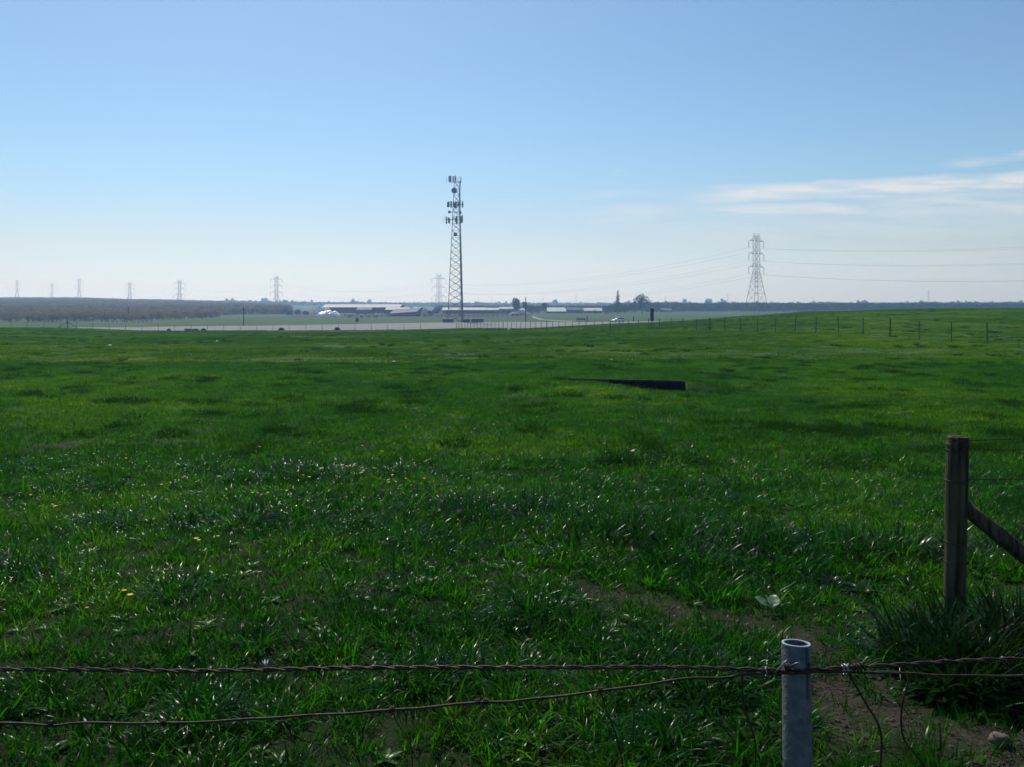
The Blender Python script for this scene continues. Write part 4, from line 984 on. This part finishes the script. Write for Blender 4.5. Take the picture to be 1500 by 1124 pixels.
for (px, Y, w, h, lb) in ((247.5, 178, .4, .5, 'small dark shrub at the road edge, leftmost of three'), (275.5, 172, .75, .34, 'dark shrub at the road edge, left half of a touching pair'), (285.5, 172, .7, .30, 'dark shrub at the road edge, right half of a touching pair'), (298, 172, .45, .35, 'brownish shrub at the road edge right of the touching pair'),
                   (412, 163, .5, .5, 'dark shrub on the bare earth band, left one'), (494, 163, .5, .5, 'dark shrub on the bare earth band, right one'), (523, 288, .6, 1.8, 'upright dark shrub beyond the road below the longest barn')):
    p = at(px, Y); t = thing('shrub', lb, 'shrub', (p.x, p.y, p.z+(.35 if px < 300 else 0)), 0, 'shrubs along the road edge')
    crown_mesh('foliage', [(0, 0, h*.5, w, w, h*.55), (w*.5, 0, h*.4, w*.6, w*.6, h*.4), (-w*.5, .1, h*.35, w*.6, w*.6, h*.35)], 500, .09, M['conifer'], .2).build('foliage', M['conifer'], t)
    limbs(h*.8, .03, w*.5, 5, h*.7).build('stem', M['bark'], t)

# far woods and the bare orchard: masses nobody could count
def tmpl(h, w, n, size, m, tr=True):
    mb = crown_mesh('t', [(math.cos(i*2.4)*w*.35, math.sin(i*2.4)*w*.35, h*random.uniform(.5, .75), w*.5, w*.5, h*.27) for i in range(6)], n, size, m, .3)
    if tr: mb.tube([(0, 0, -.5), (0, 0, h*.6)], .15, 5, .08)
    return mb.build('tree_source', m, link=False)
orch = source('orchard_sources', [tmpl(4.6, 2.6, 110, .28, M['orchard']) for _ in range(4)])
wood = source('wood_sources', [tmpl(9, 4.2, 170, .55, M['farleaf']) for _ in range(4)] + [tmpl(13, 3.2, 170, .5, M['farleaf'])])
for c in SRC:
    for i, o in enumerate(list(c.objects)): o.name = '%s_%02d' % (c.name, i)
P = []
while len(P) < 21000:
    px = random.uniform(-260, 425); Y = math.exp(random.uniform(math.log(296), math.log(1500)))
    if random.random() > (Y/1500)**.8: continue
    edge = 300 if px < 200 else 300 + (px-200)*.62
    if Y < edge: continue
    if 320 < px and Y < 445 + (px-320)*.5: continue
    X = (px-750)/F*Y
    X += 1.2*math.sin(X*.9)
    s = random.uniform(.75, 1.15)*(1.0 if Y > 500 else .55+.45*(Y-300)/200)
    P.append((X, Y, ground(X, Y)-.1, random.randrange(4), random.uniform(0, 6), s*1.15, s))
scatter('orchard', P, orch)
P = []
for _ in range(9000):
    px = random.uniform(330, 2300); Y = random.uniform(1000, 1200) + (300 if px < 900 else 0) + 150*N3(px, 0, .01)
    if px < 900: Y += random.uniform(0, 200)
    X = (px-750)/F*Y; s = random.uniform(.55, .95) + .28*N3(px, Y, .03, 3)
    P.append((X, Y, ground(X, Y)-.3, 4 if random.random() < .04 else random.randrange(4), random.uniform(0, 6), s*1.1, s))
for _ in range(5200):
    px = 955 + (2300-955)*random.random()**1.3; Y = random.uniform(675, 760) + 25*N3(px, 3, .02)
    X = (px-750)/F*Y; s = random.uniform(.6, .84) + .15*N3(px, Y, .04, 3)
    P.append((X, Y, ground(X, Y)-.3, random.randrange(4), random.uniform(0, 6), s*1.05, s*.95))
for _ in range(700):
    px = random.uniform(640, 960); Y = random.uniform(640, 690)
    X = (px-750)/F*Y; s = random.uniform(.45, .6)
    P.append((X, Y, ground(X, Y)-.3, random.randrange(4), random.uniform(0, 6), s*1.2, s))
scatter('far_woods', P, wood)

# ------------------------------------------------------------------ haze
hz_ = MB().box((0, 3120, 26.5), (17600, 6360, 67)).build('haze', M['white']); tag(hz_, kind='stuff')
hm = bpy.data.materials.new('haze_air'); hm.use_nodes = True; nt = hm.node_tree; nt.nodes.clear()
o_ = nt.nodes.new('ShaderNodeOutputMaterial'); v_ = nt.nodes.new('ShaderNodeVolumePrincipled')
v_.inputs['Color'].default_value = (.38, .62, 1, 1); v_.inputs['Absorption Color'].default_value = (1, 1, 1, 1); v_.inputs['Density'].default_value = .00048; v_.inputs['Anisotropy'].default_value = .5
nt.links.new(v_.outputs[0], o_.inputs['Volume']); hz_.data.materials.clear(); hz_.data.materials.append(hm)

# ------------------------------------------------------------------ sky, sun, camera
SUN_EL, SUN_AZ = 48.0, -18.0
w = bpy.data.worlds.new('World'); bpy.context.scene.world = w; w.use_nodes = True
nt = w.node_tree; N = nt.nodes; L = nt.links; bg = N['Background']
sky = N.new('ShaderNodeTexSky'); sky.sky_type = 'NISHITA'; sky.sun_disc = False
sky.sun_elevation = R(SUN_EL); sky.sun_rotation = R(SUN_AZ); sky.altitude = 0; sky.air_density = 1.0; sky.dust_density = .5; sky.ozone_density = 1.6
tc = N.new('ShaderNodeTexCoord'); sx = N.new('ShaderNodeSeparateXYZ'); L.new(tc.outputs['Generated'], sx.inputs[0])
def math_(op, a, b=None, c=None):
    m = N.new('ShaderNodeMath'); m.operation = op
    for i, v in enumerate((a, b, c)):
        if v is None: continue
        if isinstance(v, (int, float)): m.inputs[i].default_value = v
        else: L.new(v, m.inputs[i])
    return m.outputs[0]
X_, Y_, Z_ = sx.outputs
yd = math_('MAXIMUM', Y_, .05)
azr = math_('DIVIDE', X_, yd); elr = math_('DIVIDE', Z_, yd)      # tangent-plane bearing and height of the cirrus streaks
cv = N.new('ShaderNodeCombineXYZ'); L.new(azr, cv.inputs[0]); L.new(elr, cv.inputs[1])
def cl_noise(sc_, sy, det, off):
    mp = N.new('ShaderNodeMapping'); mp.inputs['Scale'].default_value = (sc_, sy, 1); mp.inputs['Location'].default_value = (off, off*.3, 0)
    mp.inputs['Rotation'].default_value = (0, 0, R(-2)); L.new(cv.outputs[0], mp.inputs[0])
    n = N.new('ShaderNodeTexNoise'); n.inputs['Scale'].default_value = 1; n.inputs['Detail'].default_value = det; n.inputs['Roughness'].default_value = .6; L.new(mp.outputs[0], n.inputs['Vector']); return n.outputs['Fac']
wob = math_('MULTIPLY', math_('SUBTRACT', cl_noise(5, 9, 5, 2), .5), .022)
fine = cl_noise(9, 70, 8, 5)
def streak(y0, slope, thick, x0, x1, soft, amt):
    # y = y0 + slope*az ; gaussian-ish falloff around it
    c = math_('SUBTRACT', math_('ADD', elr, wob), math_('MULTIPLY_ADD', azr, slope, y0))
    q = math_('DIVIDE', c, thick); g = math_('SUBTRACT', 1, math_('MULTIPLY', q, q)); g = math_('MAXIMUM', g, 0)
    lo = N.new('ShaderNodeMapRange'); lo.interpolation_type = 'SMOOTHSTEP'; L.new(azr, lo.inputs[0]); lo.inputs[1].default_value = x0; lo.inputs[2].default_value = x0+soft
    hi = N.new('ShaderNodeMapRange'); hi.interpolation_type = 'SMOOTHSTEP'; L.new(azr, hi.inputs[0]); hi.inputs[1].default_value = x1; hi.inputs[2].default_value = x1+soft; hi.inputs[3].default_value = 1; hi.inputs[4].default_value = 0
    f = N.new('ShaderNodeMapRange'); L.new(fine, f.inputs[0]); f.inputs[1].default_value = .29; f.inputs[2].default_value = .55
    return math_('MULTIPLY', math_('MULTIPLY', math_('MULTIPLY', g, lo.outputs[0]), math_('MULTIPLY', hi.outputs[0], f.outputs[0])), amt)
parts = [streak(.117, .045, .013, .17, 1.2, .12, .95), streak(.106, .012, .009, .18, .37, .10, .75), streak(.108, .014, .020, .36, 1.2, .12, .62),
         streak(.090, .14, .007, .49, 1.2, .06, .5), streak(.155, .0, .003, .115, .122, .012, .25), streak(.078, .02, .022, .05, 1.2, .25, .3), streak(.100, .03, .013, .06, .16, .08, .4), streak(.125, .02, .006, .06, .16, .06, .3), streak(.05, .0, .03, -.3, .5, .3, .22)]
acc = parts[0]
for q in parts[1:]: acc = math_('MAXIMUM', acc, q)
mx = N.new('ShaderNodeMix'); mx.data_type = 'RGBA'; L.new(acc, mx.inputs[0])
tl = N.new('ShaderNodeValToRGB'); e_r = tl.color_ramp.elements
L.new(math_('MULTIPLY', elr, 4), tl.inputs[0])
e_r[0].position = .0; e_r[0].color = (.72, .89, 1.28, 1); e_r[1].position = .66; e_r[1].color = (.74, .93, 1.04, 1)
k_ = e_r.new(.30); k_.color = (.80, .83, .94, 1)
tm = N.new('ShaderNodeMix'); tm.data_type = 'RGBA'; tm.blend_type = 'MULTIPLY'; tm.inputs[0].default_value = 1; L.new(sky.outputs[0], tm.inputs[6]); L.new(tl.outputs[0], tm.inputs[7]); L.new(tm.outputs[2], mx.inputs[6]); mx.inputs[7].default_value = (7.6, 7.8, 8.0, 1)
L.new(mx.outputs[2], bg.inputs[0]); bg.inputs[1].default_value = .1

sd = Vector((math.sin(R(SUN_AZ))*math.cos(R(SUN_EL)), math.cos(R(SUN_AZ))*math.cos(R(SUN_EL)), math.sin(R(SUN_EL))))
sl = bpy.data.lights.new('sun', 'SUN'); sl.energy = 4.4; sl.angle = R(.53); sl.color = (1, .95, .87)
so = bpy.data.objects.new('sun', sl); C.objects.link(so); so.rotation_euler = (-sd).to_track_quat('-Z', 'Y').to_euler()
cam = bpy.data.cameras.new('camera'); co = bpy.data.objects.new('camera', cam); C.objects.link(co)
co.location = (0, 0, EYE); co.rotation_euler = (R(90), 0, 0); cam.lens = 30; cam.sensor_width = 36; cam.shift_y = -(562-HZ)/1500; cam.clip_start = .05; cam.clip_end = 20000
sc = bpy.context.scene; sc.camera = co
sc.view_settings.view_transform = 'Standard'; sc.view_settings.look = 'None'; sc.view_settings.exposure = 0; sc.view_settings.gamma = 1
sc.cycles.max_bounces = 6; sc.cycles.transparent_max_bounces = 8; sc.cycles.volume_bounces = 1; sc.cycles.use_denoising = True
print('objects', len(C.objects))
